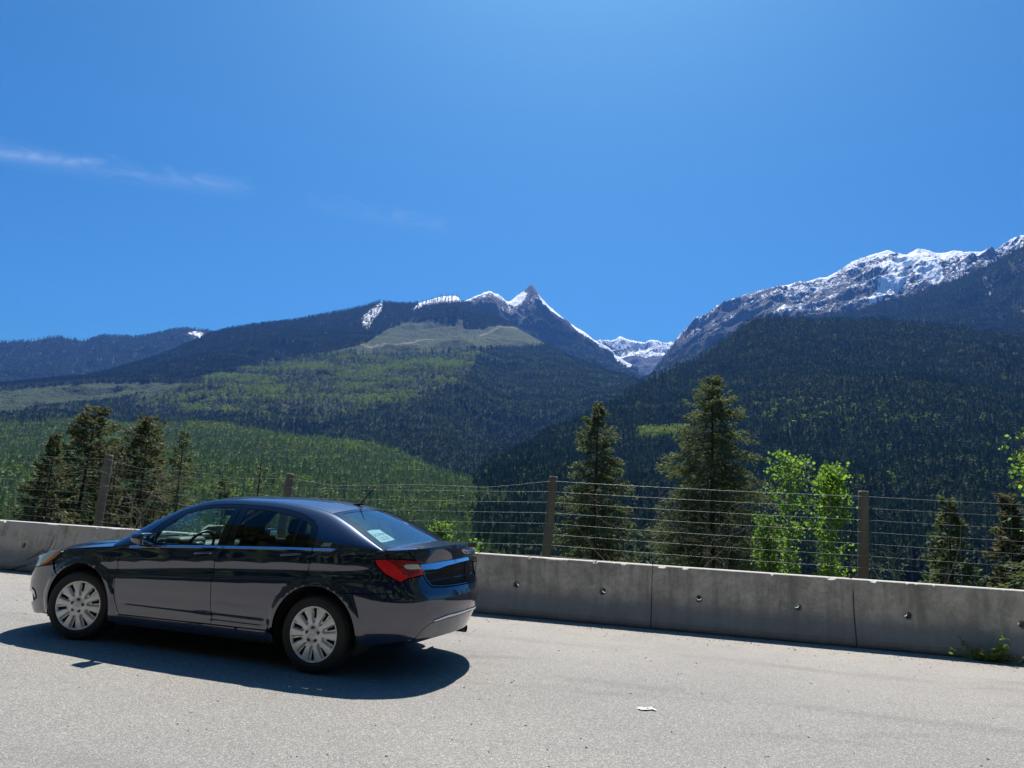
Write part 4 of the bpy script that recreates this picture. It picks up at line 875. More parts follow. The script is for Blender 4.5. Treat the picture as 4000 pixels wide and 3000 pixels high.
def bare_shrub(name, px, py, dist, wid, label, seed, rad=.009, n0=4, mat=None):
    r = np.random.default_rng(seed); tip = at(px, py, dist); o = float((tip-bP)@bN); base = np.array([tip[0], tip[1], float(slope_z(o))-.1]); H = tip[2]-base[2]; mb = MB()
    def grow(p, d, L, rd, lev):
        pts = [p]; 
        for k in range(4):
            d = d+r.normal(0, .22, 3)*[1, 1, .5]; d /= np.linalg.norm(d); p = p+d*L/4; pts.append(p)
        mb.tube([tuple(q) for q in pts], list(np.linspace(rd, rd*.55, 5)), 4, cap=False)
        if lev:
            for k in range(3 if lev > 1 else 4):
                q = pts[1+r.integers(0, 4)]; dd = d+r.normal(0, .75, 3); dd[2] += .15; grow(q, dd/np.linalg.norm(dd), L*(.45+.25*r.random()), rd*.55, lev-1)
    for k in range(n0):
        d = np.array([r.normal(0, wid), r.normal(0, wid), 1.0]); grow(np.array([r.normal(0, .05), r.normal(0, .05), 0.]), d/np.linalg.norm(d), H*(.75+.3*r.random()), rad, 3)
    o_ = obj(name, mb.mesh(name, mat or M_twig, True), None, tuple(base)); tag(o_, label, 'shrub', 'bare shrubs behind the barrier'); return o_
bare_shrub('bare_shrub', 556, 1968, 14.2, .28, 'leafless pale shrub in front of the windscreen pillar of the car', 31, .010, 3)
bare_shrub('bare_shrub', 2578, 2090, 13.0, .18, 'leafless twiggy shrub between the slim and the broad spruce', 32, .008, 3)
bare_shrub('bare_shrub', 2720, 2185, 12.6, .5, 'low leafless twigs at the barrier top under the broad spruce', 33, .006, 5)
bare_shrub('bare_shrub', 3575, 2120, 13.4, .2, 'thin leafless sapling between the right-hand post and the right spruces', 34, .008, 2)

# grass behind the barrier (seen through the drain holes), pebbles and grit along its foot: uncountable
r = np.random.default_rng(5); n = 9000; s_ = r.uniform(-12, 9, n); o_ = r.uniform(.5, 2.6, n); h_ = .12+.38*r.random(n); a_ = r.random(n)*6.28
b0 = np.stack([bP[0]+bD[0]*s_+bN[0]*o_, bP[1]+bD[1]*s_+bN[1]*o_, slope_z(o_)-.02], 1); wv = np.stack([np.cos(a_), np.sin(a_), 0*a_], 1)*.006; lv = np.stack([r.normal(0, .12, n), r.normal(0, .12, n), h_], 1)
V = np.stack([b0-wv, b0+wv, b0+lv], 1).reshape(-1, 3); go_ = obj('grass', tone_mesh('grass', V, np.arange(n*3).reshape(-1, 3), r.random(n), M_leafd)); tag(go_, 'green grass growing behind the concrete barrier', 'grass', kind='stuff')
M_peb = pmat('grit', (.24, .22, .19), .9); nt = NT(M_peb); nt.base(nt.mixc(nt.noise(nt.pos(), 40, 2), (.12, .11, .10), (.42, .39, .35)))
n = 6500; s_ = r.uniform(-11, 8, n); o_ = -np.abs(r.normal(0, .28, n))-.0; k2 = r.random(n) < .22; o_[k2] = -r.uniform(0, 6, k2.sum()); V = []; Fc = []
T4 = np.array([(1, 1, 1), (-1, -1, 1), (-1, 1, -1), (1, -1, -1)])/1.7
cc = np.stack([bP[0]+bD[0]*s_+bN[0]*o_, bP[1]+bD[1]*s_+bN[1]*o_, 0*s_+.003], 1); sz = .003+.010*r.random(n)**4; rot = r.normal(size=(n, 4, 3))*.35+T4
V = (cc[:, None]+rot*sz[:, None, None]*[1, 1, .6]).reshape(-1, 3); i4 = np.arange(n)[:, None]*4; Fq = np.concatenate([i4+[0, 1, 2], i4+[0, 2, 3], i4+[0, 3, 1], i4+[1, 3, 2]])
tag(obj('grit', mesh('grit', V, Fq, M_peb)), 'loose grit and pebbles along the foot of the barrier', 'gravel', kind='stuff')

# weed clump at the foot of the barrier
M_weed = foliage('weed_leaves', (.09, .17, .03), (.22, .32, .06), .4, (.30, .48, .08)); M_head = foliage('orange_seed_heads', (.30, .12, .03), (.45, .22, .07), .3, (.5, .25, .08)); M_stem = pmat('weed_stem', (.16, .12, .06), .8)
wp = ground_at(3815, 2562); wp = wp-bN*.30; we = empty('weed_clump', tuple(wp)); tag(we, 'straggling green weed with orange heads at the barrier foot', 'weed')
r = np.random.default_rng(77); mbs = MB(); LV = []; LT = []; HV = []
for k in range(24):
    a = r.uniform(-1.5, 1.5); d = bD*math.sin(a)*(.9 if a > 0 else 1.15)-bN*(.10+.25*r.random())+np.array([0, 0, .45+.75*math.cos(a)*r.random()]); L = .20+.24*r.random(); pts = [np.zeros(3)+bD*r.normal(0, .05)]
    for q in range(5): d = d+r.normal(0, .16, 3); d[2] -= .05; pts.append(pts[-1]+d/np.linalg.norm(d)*L/5)
    mbs.tube([tuple(q) for q in pts], [.004, .004, .003, .003, .0025, .002], 4, cap=False)
    for q in range(11):
        c_ = pts[r.integers(1, 6)]+r.normal(0, .018, 3); u = r.normal(size=3); u /= np.linalg.norm(u); v = np.cross(u, r.normal(size=3)); v /= np.linalg.norm(v); s2 = .018+.022*r.random(); LV.append((c_-u*s2, c_+v*s2*.5, c_+u*s2, c_-v*s2*.5))
    if r.random() < .6:
        for q in range(9):
            c_ = pts[-1]+r.normal(0, .006, 3); u = r.normal(size=3); u /= np.linalg.norm(u); v = np.cross(u, r.normal(size=3)); v /= np.linalg.norm(v); HV.append((c_-u*.009, c_+v*.008, c_+u*.009, c_-v*.008))
obj('stems', mbs.mesh('stems', M_stem), we)
V = np.array(LV).reshape(-1, 3); obj('leaves', tone_mesh('leaves', V, np.arange(len(V)).reshape(-1, 4), r.random(len(LV)), M_weed), we)
V = np.array(HV).reshape(-1, 3); obj('seed_heads', tone_mesh('seed_heads', V, np.arange(len(V)).reshape(-1, 4), r.random(len(HV)), M_head), we)['kind'] = 'stuff'
# crumpled white litter on the asphalt
M_lit = pmat('white_litter', (.78, .78, .78), .7); r = np.random.default_rng(3); lp = ground_at(2527, 2773)
n = 14; V = []; Fc = []
for i in range(n+1):
    for j in range(7):
        u, v = i/n-.5, j/6-.5; w_ = .5+.5*math.cos(u*5+1); V.append((u*.135+.008*r.normal(), v*.055*(1-.45*abs(u)*w_)+.014*math.sin(u*7), .004+.022*float(fbm(np.array(u*9+4), np.array(v*7+1), 3, 2))*(1-1.2*abs(v))))
for i in range(n):
    for j in range(6): Fc.append((i*7+j, (i+1)*7+j, (i+1)*7+j+1, i*7+j+1))
lit = obj('litter', mesh('litter', V, Fc, M_lit), None, tuple(lp+np.array([0, 0, .002])), (0, 0, R(-4))); tag(lit, 'crumpled scrap of white paper lying on the asphalt', 'litter')

# ============================================================ haze: the air of the valley
hz = MB(); hz.box((0, 4900, 1400), (15000, 11800, 2990)); M_haze = bpy.data.materials.new('haze'); M_haze.use_nodes = True; nt = NT(M_haze); nt.n.remove(nt.b)
pv = nt.new('ShaderNodeVolumePrincipled'); pv.inputs['Color'].default_value = (.13, .35, 1.0, 1); pv.inputs['Density'].default_value = HAZE_DENSITY; pv.inputs['Anisotropy'].default_value = .3
nt.l.new(pv.outputs[0], nt.n['Material Output'].inputs['Volume'])
tag(obj('haze', hz.mesh('haze', M_haze)), 'thin blue haze filling the valley', 'haze', kind='stuff')
# ============================================================ the car
def glass_mat(name, tint, ior=1.5, refl=1.0):
    m = bpy.data.materials.new(name); m.use_nodes = True; nt = NT(m); nt.n.remove(nt.b); out = nt.n['Material Output']
    tr = nt.new('ShaderNodeBsdfTransparent'); tr.inputs[0].default_value = (*tint, 1)
    gl = nt.new('ShaderNodeBsdfGlossy'); gl.inputs['Roughness'].default_value = .0; gl.inputs['Color'].default_value = (refl, refl, refl, 1)
    lw = nt.new('ShaderNodeLayerWeight'); lw.inputs['Blend'].default_value = .5; f0 = ((ior-1)/(ior+1))**2
    fr_ = nt.math('MULTIPLY_ADD', nt.math('POWER', lw.outputs['Facing'], 3.5), (1-f0)*.9, f0)
    mx = nt.new('ShaderNodeMixShader'); nt.l.new(fr_, mx.inputs[0]); nt.l.new(tr.outputs[0], mx.inputs[1]); nt.l.new(gl.outputs[0], mx.inputs[2])
    nt.l.new(mx.outputs[0], out.inputs['Surface']); return m
M_paint = pmat('navy_metallic_paint', (.0045, .0085, .030), .36, .7, .5, 1.0, .012); M_paint.node_tree.nodes['Principled BSDF'].inputs['Coat IOR'].default_value = 1.95
_n = NT(M_paint); _c = _n.noise(_n.coord(), 900, 1); _n.base(_n.mixc(_n.math('MULTIPLY_ADD', _c, 1.6, -.5, True), (.006, .012, .042), (.010, .021, .074)))
_d = _n.noise(_n.coord(), 2.2, 6, .6); _n.put(_n.b.inputs['Coat Roughness'], _n.math('MULTIPLY_ADD', _d, .05, .0))
_o = _n.b.inputs['Base Color'].links[0].from_socket; _z = _n.sep(_n.pos())[2]                 # road dust low on the flanks
_k = _n.math('MULTIPLY', _n.math('SUBTRACT', 1.0, _n.math('DIVIDE', _z, .62), clamp=True), _n.math('MULTIPLY_ADD', _n.noise(_n.pos(), 7, 6, .65), 1.3, -.15, True)); _n.base(_n.mixc(_n.math('MULTIPLY', _k, .38), _o, (.105, .100, .092)))
M_black = pmat('black_plastic', (.012, .012, .013), .45)
M_gloss = pmat('gloss_black_trim', (.006, .006, .008), .12, coat=.6)
M_rubber = pmat('tyre_rubber', (.016, .016, .017), .72)
_n = NT(M_rubber); _c = _n.noise(_n.coord(), 9, 5); _n.base(_n.mixc(_c, (.011, .011, .012), (.030, .028, .026)))
M_chrome = pmat('chrome', (.82, .84, .88), .06, 1.0)
M_satin = pmat('satin_belt_moulding', (.55, .58, .64), .16, 1.0)
M_silver = pmat('silver_wheel_paint', (.50, .50, .50), .36, .35, coat=.4, coat_r=.1)
_n = NT(M_silver); _c = _n.noise(_n.coord(), 14, 5); _n.base(_n.mixc(_c, (.66, .65, .63), (.80, .795, .78)))
M_dark = pmat('dark_cavity', (.006, .006, .006), .9)
M_liner = pmat('wheel_liner', (.010, .010, .010), .95)
M_under = pmat('underbody_black', (.010, .010, .011), .8)
M_glassF = glass_mat('door_glass', (.80, .93, .90))
M_glassR = glass_mat('tinted_rear_glass', (.40, .46, .46))
M_glassW = glass_mat('windscreen_glass', (.72, .92, .87))
M_glassB = glass_mat('rear_window_glass', (.60, .80, .78), 2.5)
M_red = pmat('red_lens', (.70, .012, .022), .10, 0, .5, 1.0, .02)
M_red2 = pmat('deep_red_lens', (.30, .006, .014), .12, 0, .5, 1.0, .02)
_n = NT(M_red2); _v = _n.voro(_n.map(_n.coord(), (1, 1, 1.6)), 75); _n.base(_n.mixc(_n.math('MULTIPLY', _v, 1.4, clamp=True), (.50, .012, .024), (.16, .004, .009))); _n.bump(_v, .5, .004)
_n = NT(M_red); _v = _n.math('SINE', _n.math('MULTIPLY', _n.sep(_n.coord())[2], 420.0)); _n.bump(_v, .12, .002)
M_clear = pmat('clear_reflector', (.86, .88, .90), .15, .55, .5, 1.0, .02)
M_amber = pmat('amber_lens', (.80, .20, .03), .15, 0, .5, 1.0, .02)
M_seat = pmat('dark_seat_cloth', (.014, .014, .016), .9)
M_dash = pmat('dash_plastic', (.040, .045, .045), .55)
M_paper = pmat('white_paper', (.80, .82, .80), .7)
M_ink = pmat('print_ink', (.03, .03, .03), .7)
M_mirrorg = pmat('mirror_glass', (.75, .78, .78), .01, 1.0)
M_cloth = pmat('headliner', (.10, .10, .095), .95)

CAR_O = (-2.6788, 7.8988, 0.0); CAR_RZ = R(180-18.7135)
car = empty('parked_car', CAR_O, CAR_RZ)
tag(car, 'dark navy blue four-door saloon parked beside the concrete barrier', 'car')

def sheet(poly, fn, step=.03, gap=.0, holes=(), flange=.012, estep=None, su=1.0):
    """poly in surface parameters -> (V, F, N) of a panel with folded edges; su scales u to metres"""
    P = np.array(poly, float)*[su, 1]
    if area2(P) < 0: P = P[::-1]
    P = densify(P, estep or step*.6)
    loops = [P]
    for h in holes:
        H = np.array(h, float)*[su, 1]
        if area2(H) > 0: H = H[::-1]
        loops.append(densify(H, estep or step*.6))
    if gap:
        L2 = []
        for Q in loops:
            t1 = Q-np.roll(Q, 1, 0); t2 = np.roll(Q, -1, 0)-Q
            n1 = np.stack([-t1[:, 1], t1[:, 0]], 1); n2 = np.stack([-t2[:, 1], t2[:, 0]], 1)
            n1 /= np.linalg.norm(n1, axis=1)[:, None]+1e-12; n2 /= np.linalg.norm(n2, axis=1)[:, None]+1e-12
            b = n1+n2; L = np.linalg.norm(b, axis=1)[:, None]; b = b/np.maximum(L, .4)
            L2.append(Q+b*gap*np.minimum(1/np.maximum(L/2, .5), 1.6))
        loops = L2
    lo, hi = loops[0].min(0), loops[0].max(0)
    gx, gy = np.meshgrid(np.arange(lo[0]+step/2, hi[0], step), np.arange(lo[1]+step/2, hi[1], step))
    gx = gx+((np.arange(gx.shape[0]) % 2)*step*.5)[:, None]
    G = np.stack([gx.ravel(), gy.ravel()], 1)
    ok = inside(loops[0], G) & (edist(loops[0], G) > step*.45)
    for Q in loops[1:]: ok &= ~inside(Q, G) & (edist(Q, G) > step*.45)
    pts = np.vstack(loops+[G[ok]]); E = []; b = 0
    for Q in loops:
        n = len(Q); E += [(b+i, b+(i+1) % n) for i in range(n)]; b += n
    r = delaunay_2d_cdt([Vector(p) for p in pts], E, [], 0, 1e-6)
    pv = np.array([tuple(v) for v in r[0]]); fc = np.array([tuple(f) for f in r[2] if len(f) == 3])
    c = pv[fc].mean(1); keep = inside(loops[0], c)
    for Q in loops[1:]: keep &= ~inside(Q, c)
    fc = fc[keep]
    def f(u): return fn(u[:, 0]/su, u[:, 1])
    V = f(pv); e = 2e-3
    N = np.cross(f(pv+[e, 0])-f(pv-[e, 0]), f(pv+[0, e])-f(pv-[0, e])); N /= np.linalg.norm(N, axis=1)[:, None]+1e-12
    # orientation outward: away from the car's middle axis
    out = V-np.array([0, 0, .75])*1.0; out[:, 0] *= .3
    if np.sum(N*out) < 0: N = -N
    fn_ = np.cross(V[fc[:, 1]]-V[fc[:, 0]], V[fc[:, 2]]-V[fc[:, 0]])
    flip = np.sum(fn_*N[fc[:, 0]], 1) < 0; fc[flip] = fc[flip][:, ::-1]
    if flange:
        cnt = {}
        for t in fc:
            for i in range(3):
                a, b_ = t[i], t[(i+1) % 3]; k = (min(a, b_), max(a, b_)); cnt.setdefault(k, []).append((a, b_))
        bd = [v[0] for v in cnt.values() if len(v) == 1]
        nv = len(V); V2 = [V]; N2 = [N]; F2 = [fc]
        A = np.array(bd); a, b_ = V[A[:, 0]], V[A[:, 1]]; na, nb = N[A[:, 0]], N[A[:, 1]]
        fnm = np.cross(b_-a, na); fnm /= np.linalg.norm(fnm, axis=1)[:, None]+1e-12
        m = len(A); V2 += [a, b_, b_-nb*flange, a-na*flange]; N2 += [fnm]*4
        i = np.arange(m); F2 += [np.stack([nv+i+m, nv+i, nv+i+3*m], 1), np.stack([nv+i+m, nv+i+3*m, nv+i+2*m], 1)]
        V = np.vstack(V2); N = np.vstack(N2); fc = np.vstack(F2)
    return V, fc, N
FLIP = np.array([1, -1, 1.])
def part(name, data, mat, parent=car):
    V, Fc, N = data; return obj(name, mesh(name, V, Fc, mat, True, normals=N), parent)
def mir(data): V, Fc, N = data; return V*FLIP, Fc[:, ::-1], N*FLIP
def join(*ds):
    V = []; Fc = []; N = []; b = 0
    for v, f, n in ds: V.append(v); Fc.append(f+b); N.append(n); b += len(v)
    return np.vstack(V), np.vstack(Fc), np.vstack(N)
def both(name, data, mat, parents=(car, car)):
    return part(name, data, mat, parents[0]), part(name, mir(data), mat, parents[1])
def S(pts): return [(float(sx(x)), z) for x, z in pts]       # side (x, z) -> (s, z)
lbf = lambda off=0.0: (lambda u, z: LB(u, z, off))
def belt_pts(x0, x1, n=14, d=0.0): return [(x, float(zbelt(x))+d) for x in np.linspace(x0, x1, n)]
def arc(wx, r, a0, a1, n=26, zr=WR): return [(wx+r*math.cos(a), zr+r*math.sin(a)) for a in np.linspace(a0, a1, n)]

G_ = .0036
# -- gap lines
FG = [(.93, None), (.928, .805), (.935, .68), (.933, .56), (.905, .43), (.845, .30)]
FG[0] = (.925, float(zbelt(.925)))
BG = [(-.297, float(zbelt(-.297))), (-.285, .96), (-.262, .918), (-.24, .887), (-.232, .76), (-.245, .60), (-.272, .41), (-.28, .318)]
CG = [(-1.285, float(zbelt(-1.285))), (-1.288, .949), (-1.275, .871), (-1.238, .786)]
RA, FA = .418, .412
# -- front wing
wing = FG[::-1] + belt_pts(.93, 1.745, 14)
wing = [(.845, .30), (.855, .212), (.972, .218)] + arc(WX, FA, math.pi+.28, math.pi*.235, 34) + [(1.752, .665), (1.790, .745), (1.705, .795)] + belt_pts(1.70, .925, 14) + FG[1:-1]
both('front_wing', sheet(S(wing), lbf(), .03, G_), M_paint)
# -- doors
fd = FG + [(.845, .302), (.6, .306), (.2, .311), (-.28, .318)] + BG[::-1][1:] + belt_pts(-.297, .925, 16)[1:-1]
rd = BG + [(-.55, .321), (-.90, .325)] + arc(-WX, RA, .06, math.pi*.5-.345, 26) + CG[::-1][1:] + belt_pts(-1.285, -.297, 14)[1:-1]
fdoor = both('front_door', sheet(S(fd), lbf(), .028, G_), M_paint)
rdoor = both('rear_door', sheet(S(rd), lbf(), .028, G_), M_paint)
# -- sill
sl = [(.855, .205), (.845, .298), (.6, .302), (.2, .307), (-.28, .314), (-.90, .321), (-.972, .30)] + [(-.985, .232), (-.5, .222), (.2, .213)]
both('sill', sheet(S(sl), lbf(-.004), .03, G_), M_paint)
# -- rear quarter
lamp_out = [(4.999, 1.016), (5.036, .961), (5.11, .903), (5.208, .856), (5.253, .836), (5.319, .871), (5.40, .887), (5.48, .899), (5.465, .93), (5.447, .961), (5.425, .992), (5.393, 1.016), (5.32, 1.023), (5.241, 1.027), (5.12, 1.026)]
s0, s1 = float(sx(-1.285)), 5.295
zr_ = lambda s: float(ztop_rear(np.array([s]))[0])
def qtop(s):
    w = float(smooth(4.45, 4.85, np.array(s))); return (1-w)*float(zbelt(ol(np.array(s))[0]))+w*zr_(s)
q = S(CG[::-1]) + [(s, qtop(s)) for s in np.linspace(s0, s1, 26)[1:]]
q = S(arc(-WX, RA, math.pi*.5-.345, 1.105+math.pi*.5-.52, 22)) + [(float(sx(-1.62)), .716), (float(sx(-1.85)), .724), (5.196, .739), (5.225, .775), (5.253, .830), (5.208, .850), (5.11, .897), (5.030, .958), (4.990, 1.019), (5.12, 1.031), (5.241, 1.032), (5.385, 1.021)] + [(s, qtop(s)) for s in np.linspace(s1, s0, 26)] + S(CG)[1:-1]
both('rear_quarter', sheet(q, lbf(), .026, G_), M_paint)
# -- tail lamps (lens body, brake band, clear window)
lampL, lampR = both('tail_lamp', sheet(lamp_out, lbf(-.004), .016, .002, flange=.02), M_red)
band = [(5.10, 1.022), (5.18, .985), (5.235, .945), (5.275, .905), (5.30, .883), (5.34, .884), (5.44, .905), (5.43, .955), (5.31, .955), (5.285, .985), (5.40, .993), (5.385, 1.013), (5.241, 1.023)]
both('brake_band', sheet(band, lbf(-.0065), .014, 0, flange=.004), M_red2, (lampL, lampR))
win = [(5.275, .972), (5.30, .951), (5.36, .946), (5.445, .950), (5.425, .988), (5.33, .990), (5.285, .985)]
both('reversing_window', sheet(win, lbf(-.009), .012, 0, flange=.006), M_clear, (lampL, lampR))
# -- boot lid
lid_r = [(5.299, zr_(5.299)-.001)] + [(s, zr_(s)-.001) for s in np.linspace(5.34, S_END, 18)] + [(S_END, .79), (5.75, .786), (5.57, .796), (5.512, .85), (5.487, .893), (5.47, .93), (5.45, .962), (5.43, .995), (5.398, 1.020)]
rec = [(5.487, .935), (5.520, .868), (5.585, .806), (5.75, .797), (S_END-.004, .797), (S_END-.004, .998), (5.95, .985), (5.76, .968), (5.62, .945)]
dk = lambda u, v: np.stack([u, v, zdeck(u, v)], -1)
lid_edge = [tuple(LB(np.array(s), ztop_rear(np.array(s)))[:2]) for s in np.linspace(5.299, S_END, 20)]
lid_top = [(float(p[0]), float(p[1])) for p in lid_edge]
lid_top = [(-1.80, 0.0), (-1.80, .672)] + [(float(p[0])*.999+.002, float(p[1])) for p in lid_edge]
dl = join(sheet(lid_r, lbf(), .024, .001, holes=[rec]), sheet(lid_top, dk, .03, .001))
lid = part('boot_lid', join(dl, mir(dl)), M_paint)
r1 = sheet(rec, lbf(.020), .03, -.004, flange=0); part('plate_recess', join(r1, mir(r1)), M_gloss, lid)
# folded lip round the recess is given by the lid's own flange; screw clips
for s_, z_, sg in ((5.93, .875, 1), (5.93, .915, 1), (5.99, .885, -1), (5.99, .925, -1)):
    mb = MB(); mb.box((0, 0, 0), (.010, .010, .014)); p_ = LB(np.array(s_), np.array(z_), .016)*(FLIP if sg < 0 else 1)
    obj('screw_clip', mb.mesh('screw_clip', M_black), lid, tuple(p_))
ch = [(5.436, .988), (5.6, 1.001), (5.755, 1.012), (5.95, 1.022), (S_END, 1.031), (S_END, 1.004), (5.95, .992), (5.763, .973), (5.66, .953), (5.615, .947), (5.456, .945)]
c1 = sheet(ch, lambda u, z: LB(u, z, -.022+.42*(z-np.interp(u, [5.43, 5.75, S_END], [.967, .990, 1.018]))), .02, 0, flange=.03); part('chrome_bar', join(c1, mir(c1)), M_chrome, lid)
sl1 = sheet([(5.402, 1.016), (5.435, .996), (5.53, 1.004), (5.545, 1.009)], lbf(-.003), .012, 0, flange=.01)
part('lid_reflector', join(sl1, mir(sl1)), M_red2, lid)
# winged emblem: rim and inner chevrons, following the lid
def on_lid(s, z, off): return LB(np.array(s), np.array(z), off)
ec = S_END-.195; ez = 1.083
emb = [(-.15, .020), (-.10, .022), (-.04, .016), (-.018, .006), (.018, .006), (.04, .016), (.10, .022), (.15, .020), (.125, .002), (.06, -.016), (.022, -.020), (-.022, -.020), (-.06, -.016), (-.125, .002)]
mbe = MB()
ring = [on_lid(S_END+a if a <= 0 else S_END, ez+b, -.010) if a <= 0 else on_lid(S_END-a, ez+b, -.010)*FLIP for a, b in emb]
mbe.tube(ring+[ring[0]], .0032, 6)
for sg in (1, -1):
    pts = [on_lid(S_END-a, ez+b, -.010)*(FLIP if sg < 0 else 1) for a, b in ((.125, .011), (.05, .008), (.030, .0), (.010, -.012), (0, -.014))]
    mbe.tube(pts, .003, 6)
obj('wing_emblem', mbe.mesh('wing_emblem', M_chrome, True), lid)
# -- quarter tops beside the lid
qt = [(-1.50, .66), (-1.50, .87)] + [tuple(float(c) for c in LB(np.array(s), np.array(qtop(s)))[:2]) for s in np.linspace(float(sx(-1.52)), 5.295, 20)] + [(-1.80, .674)]
both('rear_shoulder', sheet(qt, lambda u, v: np.stack([u, v, zdeck(u, v)-.001], -1), .03, .0008), M_paint)
# -- rear bumper, valance, bright strip
rb = S(arc(-WX, RA, 1.105+math.pi*.5-.515, math.pi-.06, 18)) + S([(-1.822, .285), (-1.84, .272), (-2.0, .30)]) + [(5.30, .325), (5.422, .341), (5.46, .378), (5.50, .423), (5.55, .456), (5.62, .484), (5.80, .505), (S_END, .520), (S_END, .783), (5.75, .779), (5.565, .789), (5.505, .845), (5.478, .891), (5.40, .880), (5.319, .864), (5.253, .829), (5.225, .774), (5.199, .7375)] + S([(-1.85, .7225), (-1.62, .7145)])
d1 = sheet(rb, lbf(), .028, G_*.8); rbump = part('rear_bumper', join(d1, mir(d1)), M_paint)
va = [(5.30, .317), (5.422, .335), (5.46, .372), (5.50, .417), (5.55, .450), (5.62, .478), (5.80, .499), (S_END, .514), (S_END, .345), (5.9, .338), (5.7, .326), (5.5, .312), (5.38, .300)]
d2 = sheet(va, lbf(.004), .03, .001); part('rear_valance', join(d2, mir(d2)), M_paint, rbump)
st = [(5.605, .498), (5.64, .489), (5.80, .510), (S_END, .526), (S_END, .545), (5.80, .531), (5.66, .507)]
d3 = sheet(st, lbf(-.010), .014, 0, flange=.014); part('bright_strip', join(d3, mir(d3)), M_satin, rbump)
# -- front bumper, lamps, grille
zh = lambda s: float(zbelt(ol(np.array(s))[0]))
hl = [(1.335, .862), (1.30, .815), (1.255, .772), (1.165, .712), (1.10, .690), (.98, .668), (.80, .652), (.66, .648), (.62, .675), (.72, .712), (.88, .745), (1.0, .777), (1.12, .818), (1.22, .853)]
hlL, hlR = both('headlamp', sheet(hl, lbf(-.002), .018, .002, flange=.02), M_clear)
am = [(1.325, .850), (1.295, .808), (1.252, .768), (1.165, .712), (1.10, .693), (1.05, .686), (1.07, .704), (1.15, .735), (1.23, .79), (1.28, .838)]
both('amber_indicator', sheet(am, lbf(-.0045), .014, .0, flange=.004), M_amber, (hlL, hlR))
fb = [(0.0, .60), (.30, .60), (.58, .64), (.66, .642), (.80, .646), (.98, .661), (1.10, .683), (1.165, .705), (1.245, .752), (1.270, .742), (1.298, .667)] + S(arc(WX, FA, math.pi*.235, -.18, 22)) + S([(1.79, .232), (1.85, .215)]) + [(1.05, .19), (.70, .175), (.40, .17), (0, .17)]
grl = [(.06, .30), (.06, .42), (.42, .42), (.50, .36), (.46, .28)]
fog = [(.70, .27), (.72, .40), (.86, .43), (.965, .455), (1.045, .430), (1.085, .36), (1.00, .315)]
d4 = sheet(fb, lbf(), .03, G_, holes=[grl, fog]); fbump = part('front_bumper', join(d4, mir(d4)), M_paint)
d5 = sheet(grl, lbf(.03), .05, -.01, flange=0); part('lower_grille', join(d5, mir(d5)), M_black, fbump)
d6 = sheet(fog, lbf(.03), .04, -.01, flange=0); part('fog_recess', join(d6, mir(d6)), M_gloss, fbump)
fl = [(.72, .385), (.86, .415), (.965, .442), (1.03, .42), (1.06, .365), (1.05, .35), (1.0, .395), (.95, .42), (.86, .395)]
both('fog_trim', sheet(fl, lbf(-.004), .015, 0, flange=.02), M_satin, (fbump, fbump))
gr = [(0, .608), (0, .735), (.28, .735), (.52, .705), (.57, .65), (.30, .608)]
d7 = sheet(gr, lbf(.012), .03, -.004, flange=0); grille = part('grille', join(d7, mir(d7)), M_black)
for k in range(5):
    z_ = .622+.024*k; mbx = MB(); P_ = [LB(np.array(s), np.array(z_), .004) for s in np.linspace(0, .50-.012*k, 12)]
    mbx.tube([p*FLIP for p in P_[::-1]]+P_[1:], .005, 5); obj('slat', mbx.mesh('slat', M_chrome, True), grille)
# -- bonnet
hd = lambda u, v: HD(u, v)
d8 = sheet([(.93, 0), (.93, .80), (.93, .985), (1.3, .985), (1.72, .982), (1.90, .93), (2.10, .80), (2.26, .55), (2.33, 0)], hd, .035, .002)
bonnet = part('bonnet', join(d8, mir(d8)), M_paint)
d8b = sheet([(.78, .0), (.78, .99), (.925, .995), (.925, 0)], lambda u, v: HD(u, v, .006), .04, 0, flange=0); part('cowl', join(d8b, mir(d8b)), M_black)
d8c = sheet([(2.345, 0), (2.27, .56), (2.11, .815), (1.905, .945), (1.745, .99), (1.9, 1.0), (2.1, 1.0), (2.3, 1.0), (2.40, .4), (2.40, 0)], lambda u, v: HD(u, v, .002), .03, 0, flange=0)
part('nose_panel', join(d8c, mir(d8c)), M_paint)
# -- greenhouse: side frames, door frames, glass
sgf = lambda off=0.0: (lambda u, w: SG(u, w, off))
def XW(pts): return [(x, float(w_of(np.array(x), np.array(z)))) for x, z in pts]
DT_F = [(.80, .970), (.715, 1.055), (.640, 1.125), (.577, 1.190), (.470, 1.272), (.357, 1.339), (.20, 1.382), (.031, 1.409), (-.15, 1.424), (-.316, 1.429)]
DT_R = [(-.316, 1.429), (-.58, 1.424), (-.836, 1.408), (-1.049, 1.370), (-1.194, 1.314), (-1.255, 1.262), (-1.280, 1.19), (-1.285, 1.080)]
frame = XW(DT_F)[0:] + XW(DT_R)[1:-1] + [(-1.285, 0.0)] + [(x, 0.0) for x in np.linspace(-1.35, -1.985, 8)] + [(x, 1.0) for x in np.linspace(-1.985, 1.06, 46)] + [(1.06, .02), (.92, 0.0)]
roofside = both('roof_side', sheet(frame, sgf(), .03, .002, su=1.0, flange=.02, estep=.02), M_paint)
GF = [(.556, 1.000), (.522, 1.113), (.498, 1.148), (.409, 1.223), (.32, 1.300), (.20, 1.340), (.136, 1.356), (-.0, 1.376), (-.135, 1.386), (-.253, 1.389), (-.208, 1.036)]
GR = [(-.392, 1.046), (-.405, 1.389), (-.526, 1.390), (-.668, 1.379), (-.876, 1.353), (-1.030, 1.321), (-1.045, 1.078)]
GQ = [(-1.073, 1.080), (-1.060, 1.312), (-1.120, 1.294), (-1.167, 1.275), (-1.200, 1.20), (-1.212, 1.084)]
def bot(pts): # close window bottoms just above the belt
    return pts
